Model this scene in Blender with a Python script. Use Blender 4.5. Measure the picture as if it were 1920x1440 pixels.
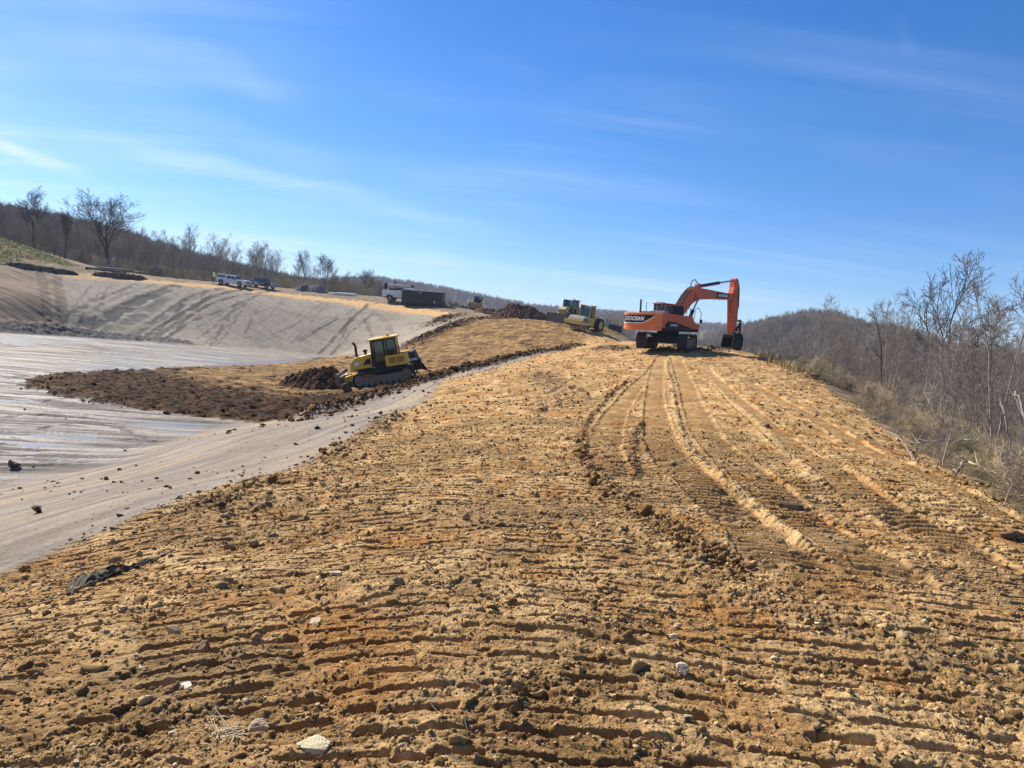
import bpy, bmesh, math, random
import numpy as np
from mathutils import Vector, Matrix, Euler
R = math.radians
for o in list(bpy.data.objects): bpy.data.objects.remove(o)
C = bpy.context.scene.collection
scene = bpy.context.scene

# ------------------------------------------------------------ camera
FPX, PITCH, ROLL, EYE = 1400.0, R(3.25), R(6.0), 1.6
_F = np.array([0, math.cos(PITCH), -math.sin(PITCH)])
_U0 = np.array([0, math.sin(PITCH), math.cos(PITCH)])
_R0 = np.array([1.0, 0, 0])
_RI = math.cos(ROLL)*_R0 + math.sin(ROLL)*_U0
_UI = math.cos(ROLL)*_U0 - math.sin(ROLL)*_R0
cam = bpy.data.cameras.new('camera'); cob = bpy.data.objects.new('camera', cam); C.objects.link(cob)
cam.sensor_width = 36.0; cam.lens = 36.0*FPX/1920; cam.clip_start = 0.05; cam.clip_end = 20000
cob.matrix_world = Matrix(((_RI[0], _UI[0], -_F[0], 0), (_RI[1], _UI[1], -_F[1], 0), (_RI[2], _UI[2], -_F[2], EYE), (0, 0, 0, 1)))
scene.camera = cob

# ------------------------------------------------------------ sun, sky, exposure
SUN_AZ, SUN_EL = -47.0, 37.0         # degrees clockwise from +Y (view), elevation
SUN_STR, SKY_STR, EXPOSURE = 5.0, 0.060, 1.06
sd = Vector((math.sin(R(SUN_AZ))*math.cos(R(SUN_EL)), math.cos(R(SUN_AZ))*math.cos(R(SUN_EL)), math.sin(R(SUN_EL))))
sl = bpy.data.lights.new('sun', 'SUN'); so = bpy.data.objects.new('sun', sl); C.objects.link(so)
sl.energy = SUN_STR; sl.angle = R(0.53); sl.color = (1.0, 0.95, 0.86)
so.rotation_euler = (-sd).to_track_quat('-Z', 'Y').to_euler()
W = bpy.data.worlds.new('World'); scene.world = W; W.use_nodes = True
nt = W.node_tree; nt.nodes.clear()
def N(t, k, **kw):
    n = t.nodes.new(k)
    for a, b in kw.items():
        if a.startswith('i_'): n.inputs[a[2:].replace('_', ' ')].default_value = b
        else: setattr(n, a, b)
    return n
def sky_world():
    L = nt.links.new
    sky = N(nt, 'ShaderNodeTexSky'); sky.sky_type = 'NISHITA'; sky.sun_disc = False
    sky.sun_elevation = R(SUN_EL); sky.sun_rotation = R(SUN_AZ)
    sky.altitude = 300; sky.air_density = 1.0; sky.dust_density = 0.3; sky.ozone_density = 2.5
    hs = N(nt, 'ShaderNodeHueSaturation'); hs.inputs['Saturation'].default_value = 1.42
    L(sky.outputs[0], hs.inputs['Color'])
    tc = N(nt, 'ShaderNodeTexCoord')
    sep = N(nt, 'ShaderNodeSeparateXYZ'); L(tc.outputs['Generated'], sep.inputs[0])
    # cirrus plane: direction / height -> flat layer coordinates
    mx = N(nt, 'ShaderNodeMath', operation='MAXIMUM'); L(sep.outputs[2], mx.inputs[0]); mx.inputs[1].default_value = 0.02
    ad = N(nt, 'ShaderNodeMath', operation='ADD'); L(mx.outputs[0], ad.inputs[0]); ad.inputs[1].default_value = 0.10
    dx = N(nt, 'ShaderNodeMath', operation='DIVIDE'); L(sep.outputs[0], dx.inputs[0]); L(ad.outputs[0], dx.inputs[1])
    dy = N(nt, 'ShaderNodeMath', operation='DIVIDE'); L(sep.outputs[1], dy.inputs[0]); L(ad.outputs[0], dy.inputs[1])
    cb = N(nt, 'ShaderNodeCombineXYZ'); L(dx.outputs[0], cb.inputs[0]); L(dy.outputs[0], cb.inputs[1])
    def layer(rot, scl, nscale, lo, hi, dist=0.6, det=8):
        m = N(nt, 'ShaderNodeMapping'); m.inputs['Rotation'].default_value = (0, 0, R(rot)); m.inputs['Scale'].default_value = scl
        L(cb.outputs[0], m.inputs[0])
        n = N(nt, 'ShaderNodeTexNoise'); n.inputs['Scale'].default_value = nscale; n.inputs['Detail'].default_value = det
        n.inputs['Roughness'].default_value = 0.58; n.inputs['Distortion'].default_value = dist
        L(m.outputs[0], n.inputs['Vector'])
        r = N(nt, 'ShaderNodeMapRange'); r.interpolation_type = 'SMOOTHSTEP'
        r.inputs['From Min'].default_value = lo; r.inputs['From Max'].default_value = hi; L(n.outputs[0], r.inputs[0])
        return r.outputs[0]
    a = layer(-38, (0.16, 1.0, 1), 1.1, 0.42, 0.78)
    b = layer(-30, (0.07, 1.5, 1), 1.9, 0.45, 0.80, 0.2)
    c = layer(10, (0.5, 0.5, 1), 0.55, 0.38, 0.68, 0.3, 3)
    s1 = N(nt, 'ShaderNodeMath', operation='ADD'); L(a, s1.inputs[0]); L(b, s1.inputs[1])
    s2 = N(nt, 'ShaderNodeMath', operation='MULTIPLY'); L(s1.outputs[0], s2.inputs[0]); L(c, s2.inputs[1])
    s3 = N(nt, 'ShaderNodeMath', operation='MULTIPLY'); L(s2.outputs[0], s3.inputs[0]); s3.inputs[1].default_value = 0.66
    s3.use_clamp = True
    # thicker on the bright west side of the sky
    wx = N(nt, 'ShaderNodeMapRange'); wx.inputs['From Min'].default_value = -0.55; wx.inputs['From Max'].default_value = 0.5
    wx.inputs['To Min'].default_value = 1.25; wx.inputs['To Max'].default_value = 0.35; L(sep.outputs[0], wx.inputs[0])
    s4 = N(nt, 'ShaderNodeMath', operation='MULTIPLY'); L(s3.outputs[0], s4.inputs[0]); L(wx.outputs[0], s4.inputs[1])
    def rayn(u, v):
        f, p, ro = 1400.0, R(3.25), R(6.0)
        F_ = Vector((0, math.cos(p), -math.sin(p))); U_ = Vector((0, math.sin(p), math.cos(p))); X_ = Vector((1, 0, 0))
        d = F_ + (u-960)/f*(math.cos(ro)*X_+math.sin(ro)*U_) + (720-v)/f*(math.cos(ro)*U_-math.sin(ro)*X_)
        return d.normalized()
    acc = s4.outputs[0]
    nn = N(nt, 'ShaderNodeTexNoise'); nn.inputs['Scale'].default_value = 14; nn.inputs['Detail'].default_value = 7; nn.inputs['Roughness'].default_value = .6; L(tc.outputs['Generated'], nn.inputs['Vector'])
    for (p0, p1, wd, st) in (((-40, 260), (190, 340), .008, .60), ((-40, 296), (150, 330), .004, .16), ((300, 366), (680, 338), .0022, .22), ((100, 245), (1040, 458), .013, .34), ((560, 350), (1120, 410), .012, .10),
                             ((60, -10), (620, 210), .022, .12), ((1678, 20), (1712, 110), .008, .05), ((200, 180), (700, 330), .02, .10), ((0, 60), (250, 100), .02, .10), ((850, 90), (1040, 145), .012, .05), ((420, 330), (900, 480), .03, .13)):
        a_, b_ = rayn(*p0), rayn(*p1); n_ = a_.cross(b_).normalized(); m_ = ((a_+b_)/2).normalized(); hl = (a_-b_).length/2; t_ = (b_-a_).normalized()
        d1 = N(nt, 'ShaderNodeVectorMath', operation='DOT_PRODUCT'); L(tc.outputs['Generated'], d1.inputs[0]); d1.inputs[1].default_value = n_
        wob = N(nt, 'ShaderNodeMath', operation='MULTIPLY_ADD'); L(nn.outputs[0], wob.inputs[0]); wob.inputs[1].default_value = wd*1.6; wob.inputs[2].default_value = -wd*.8
        d2 = N(nt, 'ShaderNodeMath', operation='ADD'); L(d1.outputs['Value'], d2.inputs[0]); L(wob.outputs[0], d2.inputs[1])
        ab = N(nt, 'ShaderNodeMath', operation='ABSOLUTE'); L(d2.outputs[0], ab.inputs[0])
        r1 = N(nt, 'ShaderNodeMapRange'); r1.interpolation_type = 'SMOOTHERSTEP'; r1.inputs['From Min'].default_value = wd*1.5; r1.inputs['From Max'].default_value = 0; L(ab.outputs[0], r1.inputs[0])
        r1.inputs['To Max'].default_value = st
        e1 = N(nt, 'ShaderNodeVectorMath', operation='DOT_PRODUCT'); L(tc.outputs['Generated'], e1.inputs[0]); e1.inputs[1].default_value = t_
        e2 = N(nt, 'ShaderNodeMath', operation='SUBTRACT'); L(e1.outputs['Value'], e2.inputs[0]); e2.inputs[1].default_value = m_.dot(t_)
        e3 = N(nt, 'ShaderNodeMath', operation='ABSOLUTE'); L(e2.outputs[0], e3.inputs[0])
        r2 = N(nt, 'ShaderNodeMapRange'); r2.interpolation_type = 'SMOOTHSTEP'; r2.inputs['From Min'].default_value = hl; r2.inputs['From Max'].default_value = hl*.45; L(e3.outputs[0], r2.inputs[0])
        fr = N(nt, 'ShaderNodeMath', operation='GREATER_THAN'); dm = N(nt, 'ShaderNodeVectorMath', operation='DOT_PRODUCT'); L(tc.outputs['Generated'], dm.inputs[0]); dm.inputs[1].default_value = m_
        L(dm.outputs['Value'], fr.inputs[0]); fr.inputs[1].default_value = 0
        q1 = N(nt, 'ShaderNodeMath', operation='MULTIPLY'); L(r1.outputs[0], q1.inputs[0]); L(r2.outputs[0], q1.inputs[1])
        q2 = N(nt, 'ShaderNodeMath', operation='MULTIPLY'); L(q1.outputs[0], q2.inputs[0]); L(fr.outputs[0], q2.inputs[1])
        q3 = N(nt, 'ShaderNodeMath', operation='MULTIPLY'); L(q2.outputs[0], q3.inputs[0])
        nr = N(nt, 'ShaderNodeMapRange'); nr.inputs['From Min'].default_value = .3; nr.inputs['From Max'].default_value = .65; nr.inputs['From Min'].default_value = 0; nr.inputs['From Max'].default_value = .7; nr.inputs['To Min'].default_value = .34; L(s1.outputs[0], nr.inputs[0]); L(nr.outputs[0], q3.inputs[1])
        q4 = N(nt, 'ShaderNodeMath', operation='ADD'); L(acc, q4.inputs[0]); L(q3.outputs[0], q4.inputs[1]); q4.use_clamp = True; acc = q4.outputs[0]
    tint = N(nt, 'ShaderNodeVectorMath', operation='MULTIPLY'); L(hs.outputs[0], tint.inputs[0]); tint.inputs[1].default_value = (0.84, 0.955, 1.20)
    mix = N(nt, 'ShaderNodeMix', data_type='RGBA'); L(acc, mix.inputs[0])
    L(tint.outputs[0], mix.inputs[6]); mix.inputs[7].default_value = (7.6, 8.8, 10.0, 1)
    bg = N(nt, 'ShaderNodeBackground'); bg.inputs[1].default_value = SKY_STR
    L(mix.outputs[2], bg.inputs[0])
    out = N(nt, 'ShaderNodeOutputWorld'); L(bg.outputs[0], out.inputs[0])
sky_world()
vs = scene.view_settings; vs.view_transform = 'Standard'; vs.look = 'None'; vs.gamma = 1; vs.exposure = EXPOSURE
scene.render.engine = 'CYCLES'
cy = scene.cycles; cy.max_bounces = 4; cy.diffuse_bounces = 2; cy.glossy_bounces = 2; cy.transmission_bounces = 3
cy.volume_bounces = 0; cy.transparent_max_bounces = 6; cy.use_denoising = True
try: cy.denoiser = 'OPENIMAGEDENOISE'
except Exception: pass
cy.volume_step_rate = 1.0; cy.volume_max_steps = 64

# ------------------------------------------------------------ pixel of the 1920x1440 photo -> world
def ray(u, v):
    d = _F + (u-960)/FPX*_RI + (720-v)/FPX*_UI
    return d/d[1]
def px(u, v, Y):
    return np.array([0, 0, EYE]) + ray(u, v)*Y

# ------------------------------------------------------------ noise (numpy)
_rs = np.random.RandomState(7)
_P = _rs.permutation(4096).astype(np.int32); _P = np.concatenate([_P, _P])
_G = _rs.rand(4096).astype(np.float32)*2*np.pi
_GX, _GY = np.cos(_G).astype(np.float32), np.sin(_G).astype(np.float32)
_RV = _rs.rand(4096).astype(np.float32); _RV2 = _rs.rand(4096).astype(np.float32); _RV3 = _rs.rand(4096).astype(np.float32)
def _h(i, j, s=0):
    return _P[(_P[(i+s*57) & 4095] + j) & 4095]
def perlin(x, y, s=0):
    xi = np.floor(x).astype(np.int32); yi = np.floor(y).astype(np.int32)
    xf = (x-xi).astype(np.float32); yf = (y-yi).astype(np.float32)
    u = xf*xf*xf*(xf*(xf*6-15)+10); v = yf*yf*yf*(yf*(yf*6-15)+10)
    def g(a, b):
        h = _h(xi+a, yi+b, s)
        return _GX[h]*(xf-a) + _GY[h]*(yf-b)
    n0 = g(0, 0)*(1-u) + g(1, 0)*u; n1 = g(0, 1)*(1-u) + g(1, 1)*u
    return (n0*(1-v) + n1*v)*1.5
def fbm(x, y, o=4, s=0, g=0.5, l=2.03):
    a, f, t, w = 1.0, 1.0, 0, 0
    for k in range(o):
        t = t + a*perlin(x*f+17.3*k, y*f-9.1*k, s+k); w += a; a *= g; f *= l
    return t/w
def cells(x, y, s=0, jit=0.9):
    """rounded lumps: returns (height 0..1 of the lump under the point, random value of that lump)"""
    xi = np.floor(x).astype(np.int32); yi = np.floor(y).astype(np.int32)
    best = np.full(x.shape, 9.0, np.float32); rv = np.zeros(x.shape, np.float32)
    for a in (-1, 0, 1):
        for b in (-1, 0, 1):
            h = _h(xi+a, yi+b, s)
            cx = xi+a+0.5+(_RV[h]-0.5)*jit; cyy = yi+b+0.5+(_RV2[h]-0.5)*jit
            ex = x-cx; ey = y-cyy
            d = (ex*ex+ey*ey+0.55*(2*_RV3[h]-1)*ex*ey)/(0.35+0.65*_RV[(h*7+3) & 4095])
            m = d < best
            best = np.where(m, d, best); rv = np.where(m, _RV3[h], rv)
    return np.sqrt(np.clip(1-best/0.22, 0, 1)), rv
def facets(x, y, s=0, jit=0.85):
    """angular crumbs: every cell is a small plane with its own tilt and level"""
    xi = np.floor(x).astype(np.int32); yi = np.floor(y).astype(np.int32)
    best = np.full(x.shape, 9.0, np.float32); out = np.zeros(x.shape, np.float32)
    for a in (-1, 0, 1):
        for b in (-1, 0, 1):
            h = _h(xi+a, yi+b, s)
            ex = x-(xi+a+0.5+(_RV[h]-0.5)*jit); ey = y-(yi+b+0.5+(_RV2[h]-0.5)*jit)
            d = ex*ex+ey*ey; m = d < best
            best = np.where(m, d, best)
            out = np.where(m, (_RV3[h]-.5)+1.3*(_GX[h]*ex+_GY[h]*ey)*_RV[(h+77) & 4095]-d*1.1, out)
    return out
def ss(a, b, x):
    t = np.clip((x-a)/(b-a), 0, 1); return t*t*(3-2*t)

# ------------------------------------------------------------ smooth terrain from surveyed points
_pts = [  # photo pixel, forward distance
 (1140,823,16.5),(1250,900,11.8),(1300,1100,5.4),(1250,760,28),(1250,700,40),(1250,657,52),
 (850,1000,7.1),(700,900,10.7),(850,800,19.5),(1000,720,35),
 (0,1090,6.5),(180,1010,7.9),(330,945,9.3),(600,865,14.4),(740,776,23.8),(831,714,40),(975,677,55),(1050,660,63),
 (740,730,44.6),(870,690,55),(1000,662,62),(1090,648,68),
 (0,625,78),(0,900,18.5),(0,760,30.2),(300,700,50.6),(400,800,30.4),(500,655,104),(200,830,23.3),(430,760,36.5),
 (0,520,95),(0,497,101),(0,445,122),(115,620,86),(60,560,88),
 (130,515,110),(230,520,118),(350,530,125),(440,538,130),(600,556,130),(700,568,125),(800,580,118),(840,590,112),
 (200,632,90),(300,645,90),(440,652,99),(560,662,105),(620,668,104),
 (770,640,85),(850,610,92),(920,600,98),(850,650,75),(950,640,75),(900,670,64),(830,690,55),
 (785,706,50),(670,724,50),(560,700,56),(450,690,60),(600,737,46),(250,735,37),(620,770,36),(700,745,40),(500,684,73),(600,675,85),(700,660,85),
 (1100,619,84),(1000,605,92),(975,598,102),(890,582,128),(1060,605,100),(1142,617,100),
 (1320,656,54),(1400,660,55),(1450,680,50),(1530,712,42),(1600,760,32),(1700,830,22),(1800,890,15),(1920,970,11),
 (1400,760,27),(1500,850,16.5),(1600,1000,9.5),(1800,1200,4.9),(1900,1100,6.9),
 (1180,640,66),(440,533,150),(600,548,150),(100,500,135),(0,437,150)]
_wp = [(0,0,0),(0,-8,0.1),(0,-25,0.2),(1.5,3,0.0),(-1.0,2.6,-0.05),(-3,3,-.3),(-3.4,1,-.35),(3,3,-.08),(4,0,-.3),(-9,0,-1.6),(-20,0,-3.1),(-30,-25,-3.1),(-60,20,-3.1),(-40,5,-3.1),
 (-9,-20,-1.4),(6,-20,-.6),(14,-20,-4.5),(10,2,-2.2),(13,-5,-4.5),(18,8,-6),
 (18,14,-4.6),(23,20,-5.2),(30,30,-6.5),(34,42,-6.8),(32,55,-6.6),(30,70,-6.5),(28,5,-9),(45,45,-11),(60,60,-14),(60,20,-15),(90,90,-17),(50,100,-12),(35,100,-6),(22,82,-1.5),(24,100,-2),
 (100,40,-18),(120,160,-18),(60,150,-12),(40,-20,-12),(100,-20,-20),
 (10,125,1.5),(20,150,-3),(0,160,5),(40,200,-9),(0,210,3),(-60,200,9),(-130,190,17),(-150,120,15),(-110,80,7),(-130,40,6),(-100,10,2),(-200,200,24),(-60,165,7.5),(-20,160,6.5),(-200,60,14),(-100,-20,2),(100,220,-14),(-150,0,8),(-30,200,7)]
_cp = np.array([px(u, v, Y) for u, v, Y in _pts] + [np.array(p, float) for p in _wp])
def _tps(r2):
    return 0.5*r2*np.log(r2+1e-6)
def _fit():
    S = 30.0
    X = _cp[:, :2]/S; n = len(X)
    d2 = ((X[:, None]-X[None])**2).sum(-1)
    K = _tps(d2) + np.eye(n)*2e-3*0.3
    Pm = np.c_[np.ones(n), X]
    A = np.zeros((n+3, n+3)); A[:n, :n] = K; A[:n, n:] = Pm; A[n:, :n] = Pm.T
    w = np.linalg.solve(A, np.r_[_cp[:, 2], 0, 0, 0])
    return X, w, S
_X, _w, _S = _fit()
def _rbf(x, y):
    x = np.asarray(x, np.float32)/_S; y = np.asarray(y, np.float32)/_S
    out = (_w[-3] + _w[-2]*x + _w[-1]*y).astype(np.float32)
    for (a, b), w in zip(_X, _w[:-3]):
        r2 = (x-a)**2 + (y-b)**2
        out += np.float32(w)*0.5*r2*np.log(r2+np.float32(1e-6))
    return out
# wooded hills: skyline (photo pixel of the crest), distance of the crest
def _az(u, v):
    r = ray(u, v); return math.degrees(math.atan2(r[0], r[1])), r[2]/math.hypot(r[0], r[1])
_TREE = 16.0
def _crest(lst, dist, lo, hi):
    a = np.array([_az(u, v) for u, v in lst]); return a[:, 0], EYE + a[:, 1]*dist - _TREE
_hills = []
for lst, dist, start, l, r in (
    ([(-260,330),(-100,352),(0,372),(120,396),(200,412),(330,456),(440,484),(520,503),(600,520),(680,560),(760,610)], 520, 190, 20, 5),
    ([(440,530),(540,520),(640,514),(700,512),(800,526),(900,546),(1000,566),(1100,573),(1170,578),(1300,600),(1400,600),(1500,640),(1600,700)], 1150, 420, 4, 5),
    ([(1180,690),(1300,640),(1390,602),(1450,584),(1500,575),(1560,573),(1620,590),(1680,602),(1740,618),(1800,650),(1900,720)], 520, 200, 4, 4),
    ([(1300,720),(1600,645),(1740,636),(1850,632),(1920,640),(2100,655),(2500,700)], 330, 180, 3, 10)):
    az, z = _crest(lst, dist, 0, 0); _hills.append((az, z, dist, start))
_sky_az = np.linspace(-60, 60, 481); _sky_t = np.full(481, -1.0)
for lst in ([(-400,300),(-260,330),(-100,352),(0,372),(120,396),(200,412),(330,456),(440,484),(520,503),(600,520),(680,560),(760,610)],
            [(440,530),(540,520),(640,514),(700,512),(800,526),(900,546),(1000,566),(1100,573),(1170,578),(1300,600),(1400,600),(1500,640)],
            [(1300,640),(1390,602),(1450,584),(1500,575),(1560,573),(1620,590),(1680,602),(1740,618),(1800,650)],
            [(1600,645),(1740,636),(1850,632),(1920,640),(2100,655),(2500,700)]):
    a = np.array([_az(u, v) for u, v in lst]); _sky_t = np.maximum(_sky_t, np.interp(_sky_az, a[:, 0], a[:, 1], left=-1, right=-1))
_sky_t = np.where(_sky_t < -.5, _sky_t[_sky_t > -.5].min(), _sky_t)
def skyline(x, y):
    """height that the wooded skyline reaches over this spot, seen from the embankment"""
    return EYE + np.interp(np.degrees(np.arctan2(x, y)), _sky_az, _sky_t)*np.hypot(x, y)
def _plateau(x, y):
    az = np.degrees(np.arctan2(x, y))
    return np.interp(az, [-180, -60, -20, 0, 8, 40, 90, 180], [2, 12, 6, 2, -8, -20, -20, 0]).astype(np.float32)
def H0(x, y):
    x = np.asarray(x, np.float32); y = np.asarray(y, np.float32)
    r = np.hypot(x, y)
    xc = np.clip(x, -230, 160); yc = np.clip(y, -40, 240)
    z = _rbf(xc, yc); z = np.clip(z, -24, 30)
    far = _plateau(x, y); az = np.degrees(np.arctan2(x, y))
    hz = far.copy()
    for a, zz, dist, start in _hills:
        zc = np.interp(az, a, zz, left=zz[0]-30, right=zz[-1]-30)
        zc = zc + fbm(az*0.5, r/400, 3, 11)*3.0
        t = ss(start, dist, r) * (1-0.35*ss(dist*1.1, dist*2.2, r))
        t = np.clip(1.22*t - 0.22*t*t, 0, 1.0)
        hz = np.maximum(hz, far + (zc-far)*t)
    hz = np.minimum(hz, np.maximum(skyline(x, y)-np.clip(r*.028, 7, 15), -20)).astype(np.float32)
    k = ss(150, 215, r)
    return z*(1-k) + hz*k
def cast(u, v, ymax=400):
    """where the sight line through a photo pixel meets the smooth ground"""
    d = ray(u, v); Y = np.concatenate([np.arange(1.0, 20, 0.05), np.arange(20, 150, 0.2), np.arange(150, ymax, 1.0)])
    P = np.array([0, 0, EYE])[None] + d[None]*Y[:, None]
    g = P[:, 2] - H0(P[:, 0], P[:, 1])
    k = np.where(g < 0)[0]
    if len(k) == 0: k = [int(np.argmin(np.abs(g)))]
    k = k[0]
    return P[k]

# ------------------------------------------------------------ helpers: tags, meshes, materials
def tag(o, label=None, cat=None, group=None, kind=None):
    if label: o['label'] = label
    if cat: o['category'] = cat
    if group: o['group'] = group
    if kind: o['kind'] = kind
    return o
def empty(name, loc, rot=(0, 0, 0)):
    o = bpy.data.objects.new(name, None); C.objects.link(o); o.location = loc; o.rotation_euler = rot; o.empty_display_size = 0.3
    return o
def npmesh(name, V, F, mats=(), parent=None, smooth=False, mi=None, link=True):
    """V (n,3) array, F (m,3 or 4) array of equal-sided faces"""
    me = bpy.data.meshes.new(name); V = np.asarray(V, np.float32); F = np.asarray(F, np.int32); k = F.shape[1]
    me.vertices.add(len(V)); me.vertices.foreach_set('co', V.ravel())
    me.loops.add(F.size); me.loops.foreach_set('vertex_index', F.ravel())
    me.polygons.add(len(F)); me.polygons.foreach_set('loop_start', np.arange(0, F.size, k, dtype=np.int32))
    me.polygons.foreach_set('loop_total', np.full(len(F), k, np.int32))
    if smooth: me.polygons.foreach_set('use_smooth', np.ones(len(F), bool))
    for m in mats: me.materials.append(m)
    if mi is not None: me.polygons.foreach_set('material_index', np.asarray(mi, np.int32))
    me.update(calc_edges=True)
    o = bpy.data.objects.new(name, me)
    if link: C.objects.link(o)
    if parent is not None: o.parent = parent
    return o
def col_attr(me, name, arr):
    a = me.attributes.new(name, 'FLOAT_COLOR', 'POINT')
    c = np.ones((len(arr), 4), np.float32); c[:, :3] = arr; a.data.foreach_set('color', c.ravel())
def flt_attr(me, name, arr):
    a = me.attributes.new(name, 'FLOAT', 'POINT'); a.data.foreach_set('value', np.asarray(arr, np.float32))
_mats = {}
def mat(name, color, rough=0.6, metal=0.0, var=0.12, scale=6.0, dirt=0.0, dirtcol=(0.30, 0.19, 0.09), spec=0.5, bump=0.0, trans=0.0, coat=0.0):
    """painted / rubber / metal surface with uneven tone and patches of dried mud"""
    if name in _mats: return _mats[name]
    m = bpy.data.materials.new(name); m.use_nodes = True; t = m.node_tree; t.nodes.clear(); L = t.links.new
    out = N(t, 'ShaderNodeOutputMaterial'); b = N(t, 'ShaderNodeBsdfPrincipled'); L(b.outputs[0], out.inputs[0])
    tc = N(t, 'ShaderNodeTexCoord')
    n1 = N(t, 'ShaderNodeTexNoise'); n1.inputs['Scale'].default_value = scale; n1.inputs['Detail'].default_value = 6; n1.inputs['Roughness'].default_value = 0.65
    L(tc.outputs['Object'], n1.inputs['Vector'])
    mr = N(t, 'ShaderNodeMapRange'); mr.inputs['From Min'].default_value = 0.3; mr.inputs['From Max'].default_value = 0.7
    mr.inputs['To Min'].default_value = 1-var; mr.inputs['To Max'].default_value = 1+var; L(n1.outputs[0], mr.inputs[0])
    mul = N(t, 'ShaderNodeVectorMath', operation='SCALE'); mul.inputs[0].default_value = color; L(mr.outputs[0], mul.inputs['Scale'])
    src = mul.outputs[0]
    b.inputs['Roughness'].default_value = rough; b.inputs['Metallic'].default_value = metal
    b.inputs['Specular IOR Level'].default_value = spec
    if coat: b.inputs['Coat Weight'].default_value = coat
    if trans: b.inputs['Transmission Weight'].default_value = trans
    if dirt > 0:
        n2 = N(t, 'ShaderNodeTexNoise'); n2.inputs['Scale'].default_value = scale*0.35; n2.inputs['Detail'].default_value = 9; n2.inputs['Roughness'].default_value = 0.7
        L(tc.outputs['Object'], n2.inputs['Vector'])
        r2 = N(t, 'ShaderNodeMapRange'); r2.interpolation_type = 'SMOOTHSTEP'
        r2.inputs['From Min'].default_value = 0.64-dirt*0.3; r2.inputs['From Max'].default_value = 0.80-dirt*0.3; L(n2.outputs[0], r2.inputs[0])
        mx = N(t, 'ShaderNodeMix', data_type='RGBA'); L(r2.outputs[0], mx.inputs[0]); L(src, mx.inputs[6]); mx.inputs[7].default_value = (*dirtcol, 1)
        src = mx.outputs[2]
        rr = N(t, 'ShaderNodeMapRange'); rr.inputs['To Min'].default_value = rough; rr.inputs['To Max'].default_value = 0.95; L(r2.outputs[0], rr.inputs[0])
        L(rr.outputs[0], b.inputs['Roughness'])
    L(src, b.inputs['Base Color'])
    if bump:
        n3 = N(t, 'ShaderNodeTexNoise'); n3.inputs['Scale'].default_value = scale*5; n3.inputs['Detail'].default_value = 5
        L(tc.outputs['Object'], n3.inputs['Vector'])
        bp = N(t, 'ShaderNodeBump'); bp.inputs['Strength'].default_value = bump; bp.inputs['Distance'].default_value = 0.02
        L(n3.outputs[0], bp.inputs['Height']); L(bp.outputs[0], b.inputs['Normal'])
    _mats[name] = m
    return m
def soil_material(name, speck=0.3, bump=0.5, bscale=28.0, spec=.06):
    m = bpy.data.materials.new(name); m.use_nodes = True; t = m.node_tree; t.nodes.clear(); L = t.links.new
    out = N(t, 'ShaderNodeOutputMaterial'); b = N(t, 'ShaderNodeBsdfPrincipled'); L(b.outputs[0], out.inputs[0])
    at = N(t, 'ShaderNodeAttribute', attribute_name='Col'); ar = N(t, 'ShaderNodeAttribute', attribute_name='Rgh')
    tc = N(t, 'ShaderNodeTexCoord')
    n1 = N(t, 'ShaderNodeTexNoise'); n1.inputs['Scale'].default_value = 21; n1.inputs['Detail'].default_value = 7; n1.inputs['Roughness'].default_value = 0.72
    L(tc.outputs['Object'], n1.inputs['Vector'])
    mr = N(t, 'ShaderNodeMapRange'); mr.inputs['From Min'].default_value = 0.28; mr.inputs['From Max'].default_value = 0.72
    mr.inputs['To Min'].default_value = 1-speck; mr.inputs['To Max'].default_value = 1+speck; L(n1.outputs[0], mr.inputs[0])
    n2 = N(t, 'ShaderNodeTexNoise'); n2.inputs['Scale'].default_value = 1.7; n2.inputs['Detail'].default_value = 6; n2.inputs['Roughness'].default_value = 0.6
    L(tc.outputs['Object'], n2.inputs['Vector'])
    m2 = N(t, 'ShaderNodeMapRange'); m2.inputs['From Min'].default_value = 0.3; m2.inputs['From Max'].default_value = 0.7
    m2.inputs['To Min'].default_value = 0.88; m2.inputs['To Max'].default_value = 1.12; L(n2.outputs[0], m2.inputs[0])
    mm = N(t, 'ShaderNodeMath', operation='MULTIPLY'); L(mr.outputs[0], mm.inputs[0]); L(m2.outputs[0], mm.inputs[1])
    sc = N(t, 'ShaderNodeVectorMath', operation='SCALE'); L(at.outputs[0], sc.inputs[0]); L(mm.outputs[0], sc.inputs['Scale'])
    L(sc.outputs[0], b.inputs['Base Color']); L(ar.outputs['Fac'], b.inputs['Roughness'])
    b.inputs['Specular IOR Level'].default_value = spec
    nb = N(t, 'ShaderNodeTexNoise'); nb.inputs['Scale'].default_value = bscale; nb.inputs['Detail'].default_value = 8; nb.inputs['Roughness'].default_value = 0.7
    L(tc.outputs['Object'], nb.inputs['Vector'])
    bp = N(t, 'ShaderNodeBump'); bp.inputs['Strength'].default_value = bump; bp.inputs['Distance'].default_value = 0.03
    L(nb.outputs[0], bp.inputs['Height'])
    n5 = N(t, 'ShaderNodeTexNoise'); n5.inputs['Scale'].default_value = 5.5; n5.inputs['Detail'].default_value = 5; n5.inputs['Roughness'].default_value = .75; L(tc.outputs['Object'], n5.inputs['Vector'])
    b5 = N(t, 'ShaderNodeBump'); b5.inputs['Strength'].default_value = bump*.6; b5.inputs['Distance'].default_value = .10; L(n5.outputs[0], b5.inputs['Height']); L(b5.outputs[0], bp.inputs['Normal']); L(bp.outputs[0], b.inputs['Normal'])
    return m

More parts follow.
